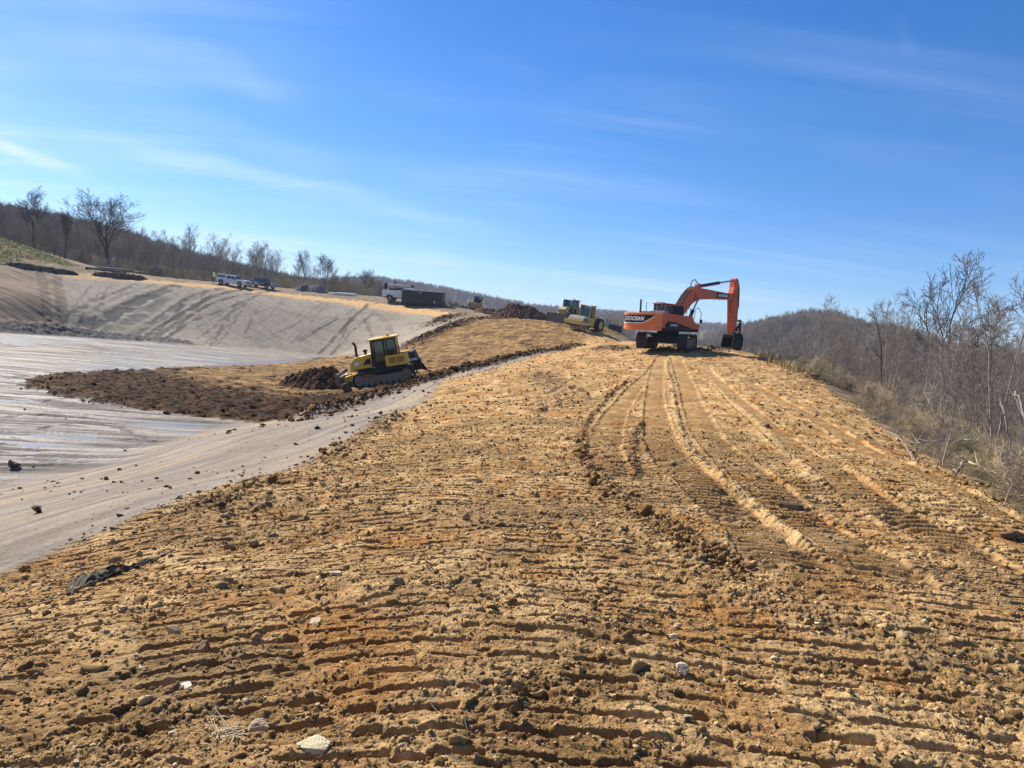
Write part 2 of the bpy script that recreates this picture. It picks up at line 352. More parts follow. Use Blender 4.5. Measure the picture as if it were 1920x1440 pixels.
# ------------------------------------------------------------ the ground sheet
def poly_sd(x, y, poly):
    """signed distance to a world polygon, positive inside"""
    d = np.full(x.shape, 1e9, np.float32); ins = np.zeros(x.shape, bool); n = len(poly)
    for i in range(n):
        ax, ay = poly[i]; bx, by = poly[(i+1) % n]
        ex, ey = bx-ax, by-ay; L2 = ex*ex+ey*ey+1e-9
        t = np.clip(((x-ax)*ex+(y-ay)*ey)/L2, 0, 1)
        d = np.minimum(d, (x-ax-t*ex)**2+(y-ay-t*ey)**2)
        c = (ay > y) != (by > y)
        if abs(ey) > 1e-9: ins ^= c & (x < ex*(y-ay)/ey+ax)
    return np.where(ins, 1, -1)*np.sqrt(d)
def path_sd(x, y, pts):
    """(signed lateral distance, +right; distance along) to a polyline"""
    best = np.full(x.shape, 1e9, np.float32); sg = np.zeros(x.shape, np.float32); al = np.zeros(x.shape, np.float32); s0 = 0.0
    for (ax, ay), (bx, by) in zip(pts[:-1], pts[1:]):
        ex, ey = bx-ax, by-ay; L_ = math.hypot(ex, ey)+1e-9
        t = ((x-ax)*ex+(y-ay)*ey)/(L_*L_); tc = np.clip(t, 0, 1)
        d = (x-ax-tc*ex)**2+(y-ay-tc*ey)**2; m = d < best
        best = np.where(m, d, best); sg = np.where(m, np.sign((x-ax)*ey-(y-ay)*ex), sg); al = np.where(m, s0+t*L_, al)
        s0 += L_
    return sg*np.sqrt(best), al
def smooth_path(pts, n=6):
    p = np.array(pts, float); q = []
    P = np.vstack([2*p[0]-p[1], p, 2*p[-1]-p[-2]])
    for i in range(1, len(P)-2):
        for k in range(n):
            t = k/n; a, b, c, d = P[i-1], P[i], P[i+1], P[i+2]
            q.append(0.5*((2*b)+(-a+c)*t+(2*a-5*b+4*c-d)*t*t+(-a+3*b-3*c+d)*t**3))
    q.append(p[-1]); return [tuple(v) for v in q]
def G(*uv):   # photo outline -> outline on the ground
    return [tuple(cast(u, v)[:2]) for u, v in uv]
def GP(*uv): return smooth_path(G(*uv), 5)

RIDGE = G((0,1090),(180,1010),(330,945),(600,865),(740,776),(831,714),(975,677),(1050,660),(1090,648)) + [(7.7,84),(13,86),(19.5,75),(20,60)] + \
    G((1450,680),(1530,712),(1600,760),(1700,830),(1800,890),(1920,970)) + [(7.4,6),(7,0),(6,-15),(-5,-15),(-4.6,0)]
BASIN = G((0,1090),(180,1010),(330,945),(600,865),(740,776),(831,714),(975,677),(1060,655)) + [(4,72),(-2,98),(-10.6,112)] + \
    G((800,581),(700,569),(600,557),(440,540),(350,532),(230,524),(130,519),(60,500),(0,497)) + [(-110,80),(-110,-60),(-8,-20),(-4.6,0)]
FLOOR = G((0,628),(150,640),(340,645),(500,656),(620,668),(640,680),(430,792),(200,860),(0,905)) + [(-15,5),(-50,0),(-100,20)]
LEFTSLOPE = G((0,497),(60,500),(112,520),(125,560),(120,618),(0,612)) + [(-100,60)]
FILL = G((38,720),(70,708),(130,698),(350,690),(500,683),(620,671),(700,664),(760,648),(830,612),(880,596)) + [(-6,108),(0,116),(16,112),(14,98),(9.5,84)] + \
    G((1150,640),(1090,650),(1000,664),(870,697),(740,735),(650,765),(560,785),(480,792),(430,788),(330,780),(250,768),(170,750),(120,740))
DARKFILL = G((30,722),(70,706),(130,697),(280,697),(400,725),(500,742),(640,738),(745,728),(650,770),(560,792),(430,795),(330,785),(160,755))
WETS = [G((0,634),(150,640),(330,648),(345,662),(150,672),(0,674)), G((0,690),(38,722),(90,745),(160,770),(250,782),(330,790),(430,797),(400,806),(260,803),(140,782),(50,750),(0,720)), G((90,818),(150,812),(170,822),(110,832)), G((20,845),(60,828),(110,840),(95,856),(30,858)), G((300,660),(500,662),(620,672),(560,682),(380,688),(230,700),(120,695),(60,712),(40,700),(200,680)), G((0,800),(40,795),(60,808),(0,818))]
GRASS = [tuple(p) for p in G((0,497),(60,490),(130,500),(160,503))] + [(-64,116),(-80,122),(-100,140),(-160,140),(-160,60),(-100,70)]
BENCH = G((130,512),(230,520),(350,530),(440,538),(600,556),(700,568),(800,580),(840,588)) + [(-4,118),(20,112),(22,125),(0,150),(-60,146),(-80,138)]
RIM = GP((120,514),(230,522),(350,533),(440,541),(600,560),(700,572),(780,582),(835,588))
TRACKS = [  # machine tracks pressed along the crest: centre line, half width, pitch, depth
    (GP((1150,900),(1133,850),(1143,800),(1172,752),(1205,715),(1232,685),(1246,665)), 0.34, 0.20, 0.05),
    (GP((1480,1070),(1400,985),(1310,905),(1252,850),(1232,790),(1228,740),(1232,700),(1240,668)), 0.36, 0.20, 0.04),
    (GP((1700,1110),(1560,1010),(1440,920),(1370,860),(1318,800),(1296,750),(1280,705),(1268,672)), 0.36, 0.20, 0.04),
    (GP((1900,1080),(1750,1000),(1610,925),(1500,850),(1420,785),(1370,740),(1320,690)), 0.36, 0.19, 0.035),
    (GP((1900,980),(1760,900),(1620,840),(1500,770),(1400,715)), 0.3, 0.19, 0.03),
]
LIPS = [  # squeezed-up lips beside the tracks: line, width, height
    (GP((1530,1040),(1420,950),(1330,880),(1285,830),(1268,780),(1262,740),(1252,700),(1248,670)), 0.10, 0.13),
    (GP((1560,925),(1500,875),(1450,822),(1380,760),(1330,712)), 0.13, 0.10),
    (GP((1085,880),(1090,825),(1105,785),(1140,745),(1180,715)), 0.10, 0.10),
    (GP((1195,905),(1186,855),(1192,815),(1205,790)), 0.09, 0.10),
]
HEAPS = [  # crumbly windrows of clods: line, half width, height
    (GP((1090,850),(1120,905),(1200,965),(1270,1005),(1340,1040),(1352,1075)), 0.20, 0.03),
    (GP((590,872),(650,838),(705,805),(740,780)), 0.40, 0.07),
    (GP((330,965),(400,945),(470,918),(540,890)), 0.30, 0.05),
    (GP((740,732),(800,716),(870,694),(940,676),(1010,662),(1085,648)), 0.8, 0.30),
    (GP((560,788),(620,772),(690,750),(740,734)), 0.9, 0.35),
    (GP((765,650),(800,632),(840,616),(880,603),(930,598)), 1.7, 0.5),
    (GP((800,612),(830,600),(860,590)), 1.8, 0.45),
    (GP((1120,650),(1150,655),(1190,655)), 1.3, 0.10),
    (GP((1240,652),(1290,656),(1340,657),(1380,655)), 1.0, 0.22),
    (GP((1450,682),(1500,695),(1530,716)), 0.8, 0.22),
    (GP((1000,700),(1060,745),(1010,770)), 0.8, 0.10),
]
MUD = GP((0,615),(60,618),(150,626),(230,634),(300,638),(345,642))
SLOPEMARKS = [
    (GP((165,612),(210,594),(260,566),(330,537)), 1.0, 0.75), (GP((225,598),(262,576),(290,560)), 2.4, 0.6),
    (GP((140,588),(190,560),(255,533)), 0.35, 0.7), (GP((155,600),(215,560),(290,533)), 0.25, 0.5),
    (GP((262,640),(320,605),(385,565),(455,543)), 0.5, 0.7), (GP((280,640),(345,600),(420,562),(500,548)), 0.4, 0.7), (GP((250,630),(300,600),(360,560),(420,541)), 0.7, 0.55),
    (GP((300,640),(365,603),(450,570),(490,552)), 0.3, 0.6), (GP((350,560),(330,590),(290,632)), 0.3, 0.6), (GP((385,548),(370,580),(330,620)), 0.3, 0.4),
    (GP((600,662),(640,620),(680,582),(690,570)), 0.35, 0.8), (GP((622,664),(662,620),(700,590)), 0.3, 0.7), (GP((585,625),(620,605),(665,580)), 0.25, 0.7), (GP((560,640),(610,612),(655,588)), 0.25, 0.5),
    (GP((685,575),(720,600),(735,625)), 0.5, 0.35), (GP((700,640),(690,610),(670,585)), 0.3, 0.5),
    (GP((78,512),(84,545),(90,600)), 0.6, 0.5), (GP((108,512),(114,545),(120,600)), 0.6, 0.5),
    (GP((-20,762),(60,752),(130,746)), 0.16, 1.0), (GP((-20,795),(60,788),(125,784)), 0.14, 1.0), (GP((70,815),(110,806),(170,800)), 0.12, 1.0), (GP((-20,672),(40,672),(78,673)), 0.3, 1.0), (GP((215,668),(270,668)), 0.3, .9), (GP((185,684),(225,686)), 0.25, .9),
    (GP((20,709),(60,704),(100,702)), 0.2, .9), (GP((145,790),(200,800),(290,817)), 0.2, .6), (GP((230,808),(260,812),(300,816)), 0.12, .9), (GP((-10,848),(30,838),(80,846)), 0.14, .8), (GP((0,826),(40,833),(70,836)), 0.10, .9), (GP((60,860),(120,865),(150,858)), 0.2, .6),
    (GP((30,540),(80,548),(120,552)), 0.3, 0.3), (GP((30,585),(80,590),(120,596)), 0.3, 0.3),
]
_rm = random.Random(17)
for _i in range(30):
    _u = _rm.uniform(170, 720); _top = float(np.interp(_u, [130, 350, 600, 800], [520, 538, 562, 583])); _l = _rm.uniform(.25, 1.0); _t = _rm.uniform(0, 1-_l); _dx = _rm.uniform(20, 170); _bot = 655
    _f = lambda k: (_u-_dx*k, _top+4+(_bot-_top-10)*k)
    SLOPEMARKS.append((GP(_f(_t), _f(_t+_l*.5), _f(_t+_l)), _rm.uniform(.10, .26), _rm.uniform(.2, .75)))
def lerp(a, b, t): return a + (b-a)*t[..., None]
def C3(*c): return np.array(c, np.float32)
AX = R(9.0)
def detail(x, y, z, sp):
    """relief and colour of the worked ground; sp = mesh spacing there (finer relief fades out)"""
    n = x.shape; h = np.zeros(n, np.float32)
    def fd(lam): return ss(1.6, 3.2, lam/sp)
    def nz(lam, s, amp=1.0): return perlin(x/lam, y/lam, s)*amp*fd(lam)
    wx = x + 0.5*fbm(x/1.8, y/1.8, 4, 91)*(1+0*x); wy = y + 0.5*fbm(x/1.8, y/1.8, 4, 92)
    big = fbm(x/2.3, y/2.3, 3, 3); med = fbm(x/0.55, y/0.55, 4, 5)
    m_r = ss(-0.25, 0.25, poly_sd(wx, wy, RIDGE)); m_b = ss(-0.4, 0.4, poly_sd(wx, wy, BASIN))*(1-m_r)
    m_ls = ss(-1, 1, poly_sd(wx, wy, LEFTSLOPE))*m_b
    sdf = poly_sd(wx+0.6*fbm(x/0.7, y/0.7, 3, 33), wy+0.8*fbm(x/0.9, y/0.9, 3, 34), FILL); m_f = ss(-0.2, 0.25, sdf)*(1-0.999*m_r)
    m_b = m_b*(1-m_f); m_fl = ss(-1.2, 1.2, poly_sd(wx, wy, FLOOR))*m_b
    m_g = ss(-2, 2, poly_sd(x+3*big, y+3*med, GRASS))*(1-m_b); m_bn = ss(-1, 1, poly_sd(wx, wy, BENCH))*(1-m_b)*(1-m_g)*(1-m_f)
    drim, _ = path_sd(wx, wy, RIM); m_o = (1-ss(.9, 2.1, np.abs(drim+1.0*med+.8*big-.3)))*(1-m_f)*ss(-.5, -.1, fbm(x/4, y/4, 3, 44)+.6*ss(-58, -40, x))
    s = x*math.sin(AX)+y*math.cos(AX); t = x*math.cos(AX)-y*math.sin(AX)
    m_worked = np.maximum(m_r, m_f)
    # ---- colours
    tan = lerp(C3(.34, .205, .088), C3(.52, .355, .18), ss(-.3, .45, med+.3*big))
    tan = lerp(tan, C3(.35, .165, .05), ss(.02, .38, fbm(x/1.3, y/1.3, 4, 21))*.75)
    tan = lerp(tan, C3(.26, .165, .08), ss(.05, .5, fbm(x/3.2+9, y/3.2, 3, 22))*.85); tan = lerp(tan, C3(.20, .12, .055), ss(.12, .45, fbm(x/1.9-4, y/1.9+7, 4, 143))*.6)
    gray = lerp(C3(.19, .15, .115), C3(.26, .212, .165), ss(-.3, .35, fbm(t/0.5+.4*med, s/7, 4, 23)))
    gray = lerp(gray, C3(.32, .235, .145), ss(.05, .40, fbm(t/1.6, s/22, 3, 24))*.75)
    gray = lerp(gray, C3(.135, .115, .10), ss(.06, .36, fbm(t/0.55, s/9, 5, 25))*.75)
    # far bank: warmer, smoother grey
    farb = ss(62, 80, np.hypot(x, y))*m_b
    dn = fbm((x*.8-y*.25)/6, (y*.9+x*.5)/1.6, 4, 26)
    fbank = lerp(C3(.22, .18, .135), C3(.315, .265, .205), ss(-.35, .35, dn)); fbank = lerp(fbank, C3(.17, .145, .115), ss(.02, .40, dn+.5*med)*.65); sk = fbm((x*.92-y*.39)/.9, (x*.39+y*.92)/9, 4, 126); fbank = lerp(fbank, C3(.15, .125, .10), ss(.12, .38, sk)*.55*ss(-.2, .2, big))
    gray = lerp(gray, fbank, farb)
    lsn = fbm(x/7, y/1.3, 4, 27)
    lsc = lerp(C3(.17, .115, .072), C3(.22, .165, .11), ss(-.3, .3, lsn)); gray = lerp(gray, lsc, m_ls)
    u_ = x*math.cos(R(12))+y*math.sin(R(12)); v_ = -x*math.sin(R(12))+y*math.cos(R(12))+2.2*fbm(x/13, y/13, 2, 141)+.35*fbm(x/2.5, y/2.5, 3, 142)
    fl1 = fbm(u_/9, v_/0.8, 5, 28); fl2 = fbm(u_/14, v_/2.2, 4, 29)
    flo = lerp(C3(.13, .108, .088), C3(.285, .242, .195), ss(-.25, .3, fl1+.5*fbm(u_/5, v_/.35, 4, 43)*fd(.4))); flo = lerp(flo, C3(.15, .13, .115), ss(.12, .42, fl2)*.65)
    flo = lerp(flo, C3(.32, .25, .17), ss(.1, .5, fbm(x/6, y/6, 3, 30))*.5)
    wet = np.zeros(n, np.float32)
    for pw in WETS: wet = np.maximum(wet, ss(-.9, .9, poly_sd(x+2.2*big, y+1.2*med, pw)))
    rut = ss(.30, .46, np.abs(fbm(u_/7+3, v_/0.45, 4, 31))*1.6)*ss(-.1, .25, fl2)*fd(.5)
    flo = lerp(flo, C3(.15, .13, .12), rut*.8)
    base = lerp(C3(.13, .095, .06), C3(.26, .185, .11), ss(-.4, .4, big+.6*med))*np.ones(n+(1,), np.float32)
    base = lerp(base, C3(.16, .15, .075), ss(.1, .5, fbm(x/9, y/9, 3, 35))*.5)
    col = base
    col = lerp(col, gray, m_b); col = lerp(col, flo, m_fl)
    col = lerp(col, lerp(C3(.13, .095, .065), C3(.24, .175, .11), ss(-.3, .3, med)), m_bn)
    grs = lerp(C3(.055, .075, .014), C3(.115, .13, .03), ss(-.3, .3, med)); grs = lerp(grs, C3(.20, .14, .06), ss(-.1, .25, fbm(x/9, y/3, 4, 36)))
    col = lerp(col, grs, m_g)
    col = lerp(col, lerp(C3(.46, .26, .10), C3(.50, .33, .16), ss(-.3, .3, med)), m_o)
    # fill: dark moist clods at the tip and along its edges, paler where it was rolled
    dark = lerp(C3(.020, .0085, .0032), C3(.085, .039, .014), ss(-.25, .4, med+.6*fbm(x/.25, y/.25, 2, 39)*fd(.3)))
    pale = lerp(C3(.19, .105, .04), C3(.32, .205, .085), ss(-.35, .3, fbm(x/1.2, y/.7, 4, 37)))
    pale = lerp(pale, C3(.17, .10, .045), ss(-.05, .35, fbm(x/3, y/1.6, 4, 38))*.8)
    near_tip = ss(-10, -19, x+2.5*big)*(.55+.45*ss(-24, -30, x)) ; edge = 1-ss(.6, 3.8, sdf+1.6*big)
    lowf = 1-ss(50, 72, y+0*x)
    dpoly = ss(-3, 2.5, poly_sd(x+2*big, y+3*med, DARKFILL)); fm = np.clip(np.maximum(dpoly, edge*lowf*.8)+.35*ss(.0, .3, big+.5*med)*lowf+.7*ss(.02, .35, fbm(x/2.2, y/1.1, 4, 151)), 0, 1)
    col = lerp(col, lerp(pale, dark, fm), m_f); col = lerp(col, tan, m_r)
    h += (-3.12-z)*ss(-2.5, 1.5, poly_sd(x, y, FLOOR))*m_b
    rough = np.full(n, .92, np.float32); rough = rough - .30*m_fl*ss(-.2, .3, fl1) - .12*m_b*(1-farb)
    warm = np.array([1.0, .95, .85], np.float32)
    col = col*(1-m_worked[:, None]*(1-warm)*(1-.35*m_f[:, None]))
    # ---- relief, worked soil
    h += big*(.05*m_worked+.02) + med*.022*m_worked*fd(.5)
    h += m_b*(1-m_fl)*fbm(t/.6, s/6, 4, 41)*.03*fd(.4) + m_fl*(fl1*.09 + .10*fbm(u_/4, v_/.4, 4, 46)*fd(.3) - rut*.04 - .035*wet)
    h += m_ls*lsn*.25 + farb*dn*.06
    r_ = np.hypot(x, y)
    # dozer grouser prints in passes along the crest
    loose = ss(-.05, .35, fbm(x/1.6+5, y/1.6, 4, 51)); near = r_ < 34
    prm = np.zeros(n, np.float32); gsum = np.zeros(n, np.float32)
    xs, ys = x[near], y[near]; spn = sp[near]
    for k, (ang, wd) in enumerate(((5, .80), (12, .76), (-3, .82), (-24, .80), (-15, .78))):
        a = R(ang); sw = xs*math.sin(a)+ys*math.cos(a)+.045*fbm(xs/.8, ys/.8, 3, 60+k)+.022*fbm(xs/.16, ys/.16, 3, 160+k); tw = xs*math.cos(a)-ys*math.sin(a)+.10*fbm(xs/2, ys/2, 3, 63+k)
        tl = tw/wd+.37*k; ln = np.floor(tl).astype(np.int32); ft = tl-ln
        hh = _h(ln+50, ln*0+k*9, 5); off = _RV[hh]
        side = ss(-.25, .25, xs-(.15-.11*np.minimum(ys, 12))+.3*fbm(xs/.9, ys/.9, 2, 66)); side = side if k < 3 else 1-side
        pres = ss(.35, .65, side)*(perlin(sw/3.5+off*40, ln*3.7, 70+k) > -.22-.1*(k == 0)).astype(np.float32) * ss(0, .06, ft)*ss(1, .94, ft)
        pit = .205; ph = (sw+off*pit+(ft-.5)*(.10*(_RV2[hh]-.5)))/pit; f = ph-np.floor(ph)
        gid = np.floor(ph).astype(np.int32)
        brk = ss(-.30, -.02, perlin(tw/.30, gid*1.7+off*9, 75+k)+.06+.30*(_RV3[_h(gid, ln, 3)]-.3))
        gw = .085+.06*_RV[_h(gid+9, ln, 4)]
        slot = np.exp(-((f-.5)/gw)**4)*brk*fadev(pit*.6, spn)
        pad = (1-slot)*.012*ss(.0, .3, f)
        gg = (-.082*slot+pad*1.6-.008)*pres
        g0 = gsum[near]; cover = pres*1.0
        gsum[near] = g0*(1-cover)+gg*cover
        prm[near] = np.maximum(prm[near], pres)
    bury = 1-.7*loose
    h += gsum*m_r*bury
    # the long tracks toward the excavator
    lane = np.zeros(n, np.float32)
    for pts, hw, pit, dep in TRACKS:
        P = np.array(pts); bb = (x > P[:, 0].min()-1) & (x < P[:, 0].max()+1) & (y > P[:, 1].min()-1) & (y < P[:, 1].max()+1)
        if not bb.any(): continue
        d, al = path_sd(x[bb], y[bb], pts); L_ = sum(math.dist(p, q) for p, q in zip(pts[:-1], pts[1:]))
        m = (1-ss(hw-.03, hw+.05, np.abs(d)+.04*med[bb]))*ss(0, .6, al)*ss(L_, L_-.6, al)
        f = (al+.02*med[bb])/pit; f = f-np.floor(f)
        tread = (.5-.5*np.cos(2*np.pi*f))**2*dep*1.9*fadev(pit, sp[bb])*(1-.7*ss(.0, .4, fbm(x[bb]/.5, y[bb]/.5, 3, 81)))
        hb = h[bb]; h[bb] = hb*(1-m*.9)+(-.055+tread-.02*np.abs(d/hw)**2)*m + .02*np.exp(-((np.abs(d)-hw-.06)/.06)**2)*ss(0, .6, al)*ss(L_, L_-.6, al)
        lane[bb] = np.maximum(lane[bb], m)
    col = lerp(col, C3(.24, .14, .06), lane*.42)
    lip = np.zeros(n, np.float32); heap = np.zeros(n, np.float32); lip_shade = np.zeros(n, np.float32)
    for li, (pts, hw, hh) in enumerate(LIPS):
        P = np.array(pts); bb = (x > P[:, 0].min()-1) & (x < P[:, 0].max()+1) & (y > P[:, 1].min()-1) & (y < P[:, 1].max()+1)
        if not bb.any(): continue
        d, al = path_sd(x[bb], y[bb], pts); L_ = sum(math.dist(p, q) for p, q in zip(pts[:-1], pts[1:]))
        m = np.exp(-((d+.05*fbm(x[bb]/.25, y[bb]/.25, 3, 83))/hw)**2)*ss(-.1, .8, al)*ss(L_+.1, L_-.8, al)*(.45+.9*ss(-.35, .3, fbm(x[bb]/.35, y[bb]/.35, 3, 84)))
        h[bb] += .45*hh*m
        if li in (2, 3): lip_shade[bb] = np.maximum(lip_shade[bb], m)
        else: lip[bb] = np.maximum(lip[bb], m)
    for pts, hw, hh in HEAPS:
        P = np.array(pts); e = hw*3
        bb = (x > P[:, 0].min()-e) & (x < P[:, 0].max()+e) & (y > P[:, 1].min()-e) & (y < P[:, 1].max()+e)
        if not bb.any(): continue
        d, al = path_sd(x[bb]+.3*hw*med[bb], y[bb], pts); L_ = sum(math.dist(p, q) for p, q in zip(pts[:-1], pts[1:]))
        m = np.exp(-(d/hw)**2)*ss(-.5, hw*2, al)*ss(L_+.5, L_-hw*2, al)
        lump = .45+.8*ss(-.35, .4, fbm(x[bb]/(hw*.45), y[bb]/(hw*.45), 4, 86))+.35*facets(x[bb]/(hw*.3+.08), y[bb]/(hw*.3+.08), 87)
        h[bb] += hh*m*lump; heap[bb] = np.maximum(heap[bb], m)
    col = lerp(col, C3(.50, .345, .165), np.clip(lip, 0, 1)*.6); col = lerp(col, C3(.11, .065, .03), np.clip(lip_shade*1.3, 0, 1)*.7)  # sunlit tone painted on the pale lips, shade painted along the dark rut edges
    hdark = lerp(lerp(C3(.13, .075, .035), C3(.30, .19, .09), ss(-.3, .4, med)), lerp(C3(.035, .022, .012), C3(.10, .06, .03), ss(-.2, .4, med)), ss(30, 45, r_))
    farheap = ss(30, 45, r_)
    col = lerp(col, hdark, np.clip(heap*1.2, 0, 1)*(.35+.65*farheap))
    # black mud line at the foot of the far bank, darker strokes where machines slid down it
    dm, _ = path_sd(x+.5*med, y+1.2*big, MUD); mm = (1-ss(.5, 1.8, np.abs(dm+.8*big)))*ss(60, 66, r_)
    col = lerp(col, C3(.085, .08, .075), mm*.9); h += mm*.22*(.5+ss(-.3, .3, med)); mmk = 1-mm
    for pts, hw, st in SLOPEMARKS:
        P = np.array(pts); e = hw*3+1
        bb = (x > P[:, 0].min()-e) & (x < P[:, 0].max()+e) & (y > P[:, 1].min()-e) & (y < P[:, 1].max()+e)
        if not bb.any(): continue
        d, al = path_sd(x[bb]+.22*med[bb]+.3*big[bb], y[bb], pts)
        m = (1-ss(hw*.7, hw*1.15, np.abs(d)))*ss(-.3, .1, fbm(x[bb]/1.5, y[bb]/3, 3, 88)+.1)
        col[bb] = lerp(col[bb], C3(.07, .062, .055), m*st); h[bb] -= min(1, hw/.5)**1.5*(.13*m*st-.06*np.exp(-((np.abs(d)-hw*1.3)/(hw*.5))**2)*st)
    # clods and crumbs, each size only where the mesh can carry it
    pr = np.clip(m_worked*(.22+.75*loose)+heap+.3*lip, 0, 1.6)*(1-.75*lane*(1-heap))
    for lam, amp, s_, thr in ((1.5, .07, 101, .78), (.75, .05, 102, .74), (.36, .032, 103, .72), (.18, .020, 104, .62), (.095, .012, 105, .5), (.05, .007, 106, .35)):
        f = fd(lam); k = f > .01
        if not k.any(): continue
        c, rv = cells((x[k]+.35*lam*perlin(x[k]/lam*1.9, y[k]/lam*1.9, 7))/lam, (y[k]+.35*lam*perlin(x[k]/lam*1.9, y[k]/lam*1.9, 8))/lam, s_)
        thr_ = thr+.30*(1-np.clip(pr[k], 0, 1))-.25*np.clip(heap[k], 0, 1)
        on = (rv > thr_)*np.clip(pr[k], 0, 1)*f[k]
        c = c*(.8+.35*perlin(x[k]/lam*4, y[k]/lam*4, 9))
        h[k] += amp*c*on*(.75 if lam > .3 else .9)
        tone = lerp(C3(.19, .11, .045), C3(.43, .29, .14), _RV[(rv*4095).astype(np.int32)])
        col[k] = lerp(col[k], tone, np.clip(c*on*1.3, 0, 1)*(.45 if lam < 1 else .25)*(1-.7*m_f[k]*fm[k]))
    rgh = m_worked*(.58+.5*loose)*(1-.8*lane)+heap*.5
    for lam, amp in ((.34, .026), (.16, .022), (.08, .015), (.042, .010), (.022, .006)):
        f = fd(lam)*np.clip(rgh, 0, 1.3); k = f > .01
        if not k.any(): continue
        q = facets(x[k]/lam+.25*perlin(x[k]/lam*2, y[k]/lam*2, 3), y[k]/lam+.25*perlin(x[k]/lam*2, y[k]/lam*2, 4), int(lam*1000) % 50)
        dens = .25+.75*ss(-.3, .15, perlin(x[k]/lam/3.1, y[k]/lam/3.1, 55))
        h[k] += q*amp*f[k]*dens
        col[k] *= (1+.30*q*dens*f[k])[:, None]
    h += m_f*(1-fm)*(1-ss(50, 62, r_))*(.07*fbm(x/.7, y/.5, 4, 128)+.06*facets(x/.5, y/.35, 29)); h += m_f*fm*(.12*facets(x/.6, y/.45, 28)+.10*np.abs(perlin(x/.5, y/.5, 121))*fd(.5)+.16*np.abs(perlin(x/1.1, y/1.1, 122)))
    # shallow roller / grader grooves in the tan mid-distance bank
    gb = m_f*(1-fm)*ss(50, 62, r_); h += gb*(.06*perlin((x*.55+y*.84)/5, (x*.84-y*.55)/.6, 123)+.10*fbm(x/.9, y/.9, 4, 125)+.09*facets(x/.55, y/.55, 19))
    mid = m_r*(1-lane)*ss(13, 24, r_)*(.45+.55*loose); h += mid*(.075*fbm(x/.55, y/.55, 4, 127)*fd(.5)+.07*facets(x/.40, y/.40, 23)*fd(.4)+.05*facets(x/.9, y/.9, 24))
    h += (m_g+(1-m_b)*(1-m_worked))*(.12*big+.08*med)
    rough = rough*(1-.0*m_r)
    return h, col, rough
def fadev(lam, sp): return ss(1.6, 3.2, lam/sp)
def ground():
    az = np.concatenate([np.arange(-180, -60, 4.0), np.arange(-60, -39.5, .5), np.arange(-39.5, 39.5, .0735), np.arange(39.5, 60, .5), np.arange(60, 180, 4.0)])
    az = np.unique(np.round(az, 4)); rr = [.35, .6, .9, 1.2, 1.5, 1.8, 2.1]; r = 2.1
    while r < 165:
        r += min(r*r/2500, .0024*r); rr.append(r)
    while r < 330: r *= 1.012; rr.append(r)
    while r < 2300: r *= 1.035; rr.append(r)
    rr = np.array(rr); A, Q = np.meshgrid(np.radians(az), rr)
    x = (np.sin(A)*Q).astype(np.float32).ravel(); y = (np.cos(A)*Q).astype(np.float32).ravel(); q = Q.ravel().astype(np.float32)
    z = H0(x, y)
    sp = np.minimum(q*q/2500, .0024*q).astype(np.float32)
    sp = np.where(np.abs(np.degrees(A.ravel())) > 40, np.maximum(sp, .01*q), sp); sp = np.where(q < 2.2, .3, sp).astype(np.float32)
    k = q < 330
    h = np.zeros_like(z); col = np.zeros((len(z), 3), np.float32); col[:] = (.15, .115, .08); rg = np.full(len(z), .95, np.float32)
    h[k], col[k], rg[k] = detail(x[k], y[k], z[k], sp[k])
    na = len(az); nr = len(rr); z = z+h
    V = np.c_[x, y, z]; V = np.vstack([V, [[0, 0, float(z[:na].mean())]]])
    i = np.arange(nr-1)[:, None]*na; j = np.arange(na)[None]; jn = (j+1) % na
    F = np.stack([i+j, i+jn, i+na+jn, i+na+j], -1).reshape(-1, 4)[:, ::-1]
    o = npmesh('ground', V, F, [soil_material('worked_soil', .36, .85)], smooth=True)
    c2 = np.vstack([col, col[:1]]); col_attr(o.data, 'Col', c2); flt_attr(o.data, 'Rgh', np.append(rg, .9))
    tag(o, kind='structure', label='tan tracked embankment, grey clay basin and brown fill of the earthworks')
    return z, az, rr
_gz, _gaz, _grr = ground()
_gzz = _gz.reshape(len(_grr), len(_gaz)).astype(np.float64)
def gh(x, y):
    """height of the finished ground at one or many points"""
    x = np.atleast_1d(np.asarray(x, float)); y = np.atleast_1d(np.asarray(y, float))
    a = np.degrees(np.arctan2(x, y)); r = np.hypot(x, y)
    i = np.clip(np.searchsorted(_grr, r)-1, 0, len(_grr)-2); j = np.clip(np.searchsorted(_gaz, a)-1, 0, len(_gaz)-2)
    fr = np.clip((r-_grr[i])/(_grr[i+1]-_grr[i]), 0, 1); fa = np.clip((a-_gaz[j])/(_gaz[j+1]-_gaz[j]), 0, 1)
    v = (_gzz[i, j]*(1-fa)+_gzz[i, j+1]*fa)*(1-fr)+(_gzz[i+1, j]*(1-fa)+_gzz[i+1, j+1]*fa)*fr
    return v if len(v) > 1 else float(v[0])

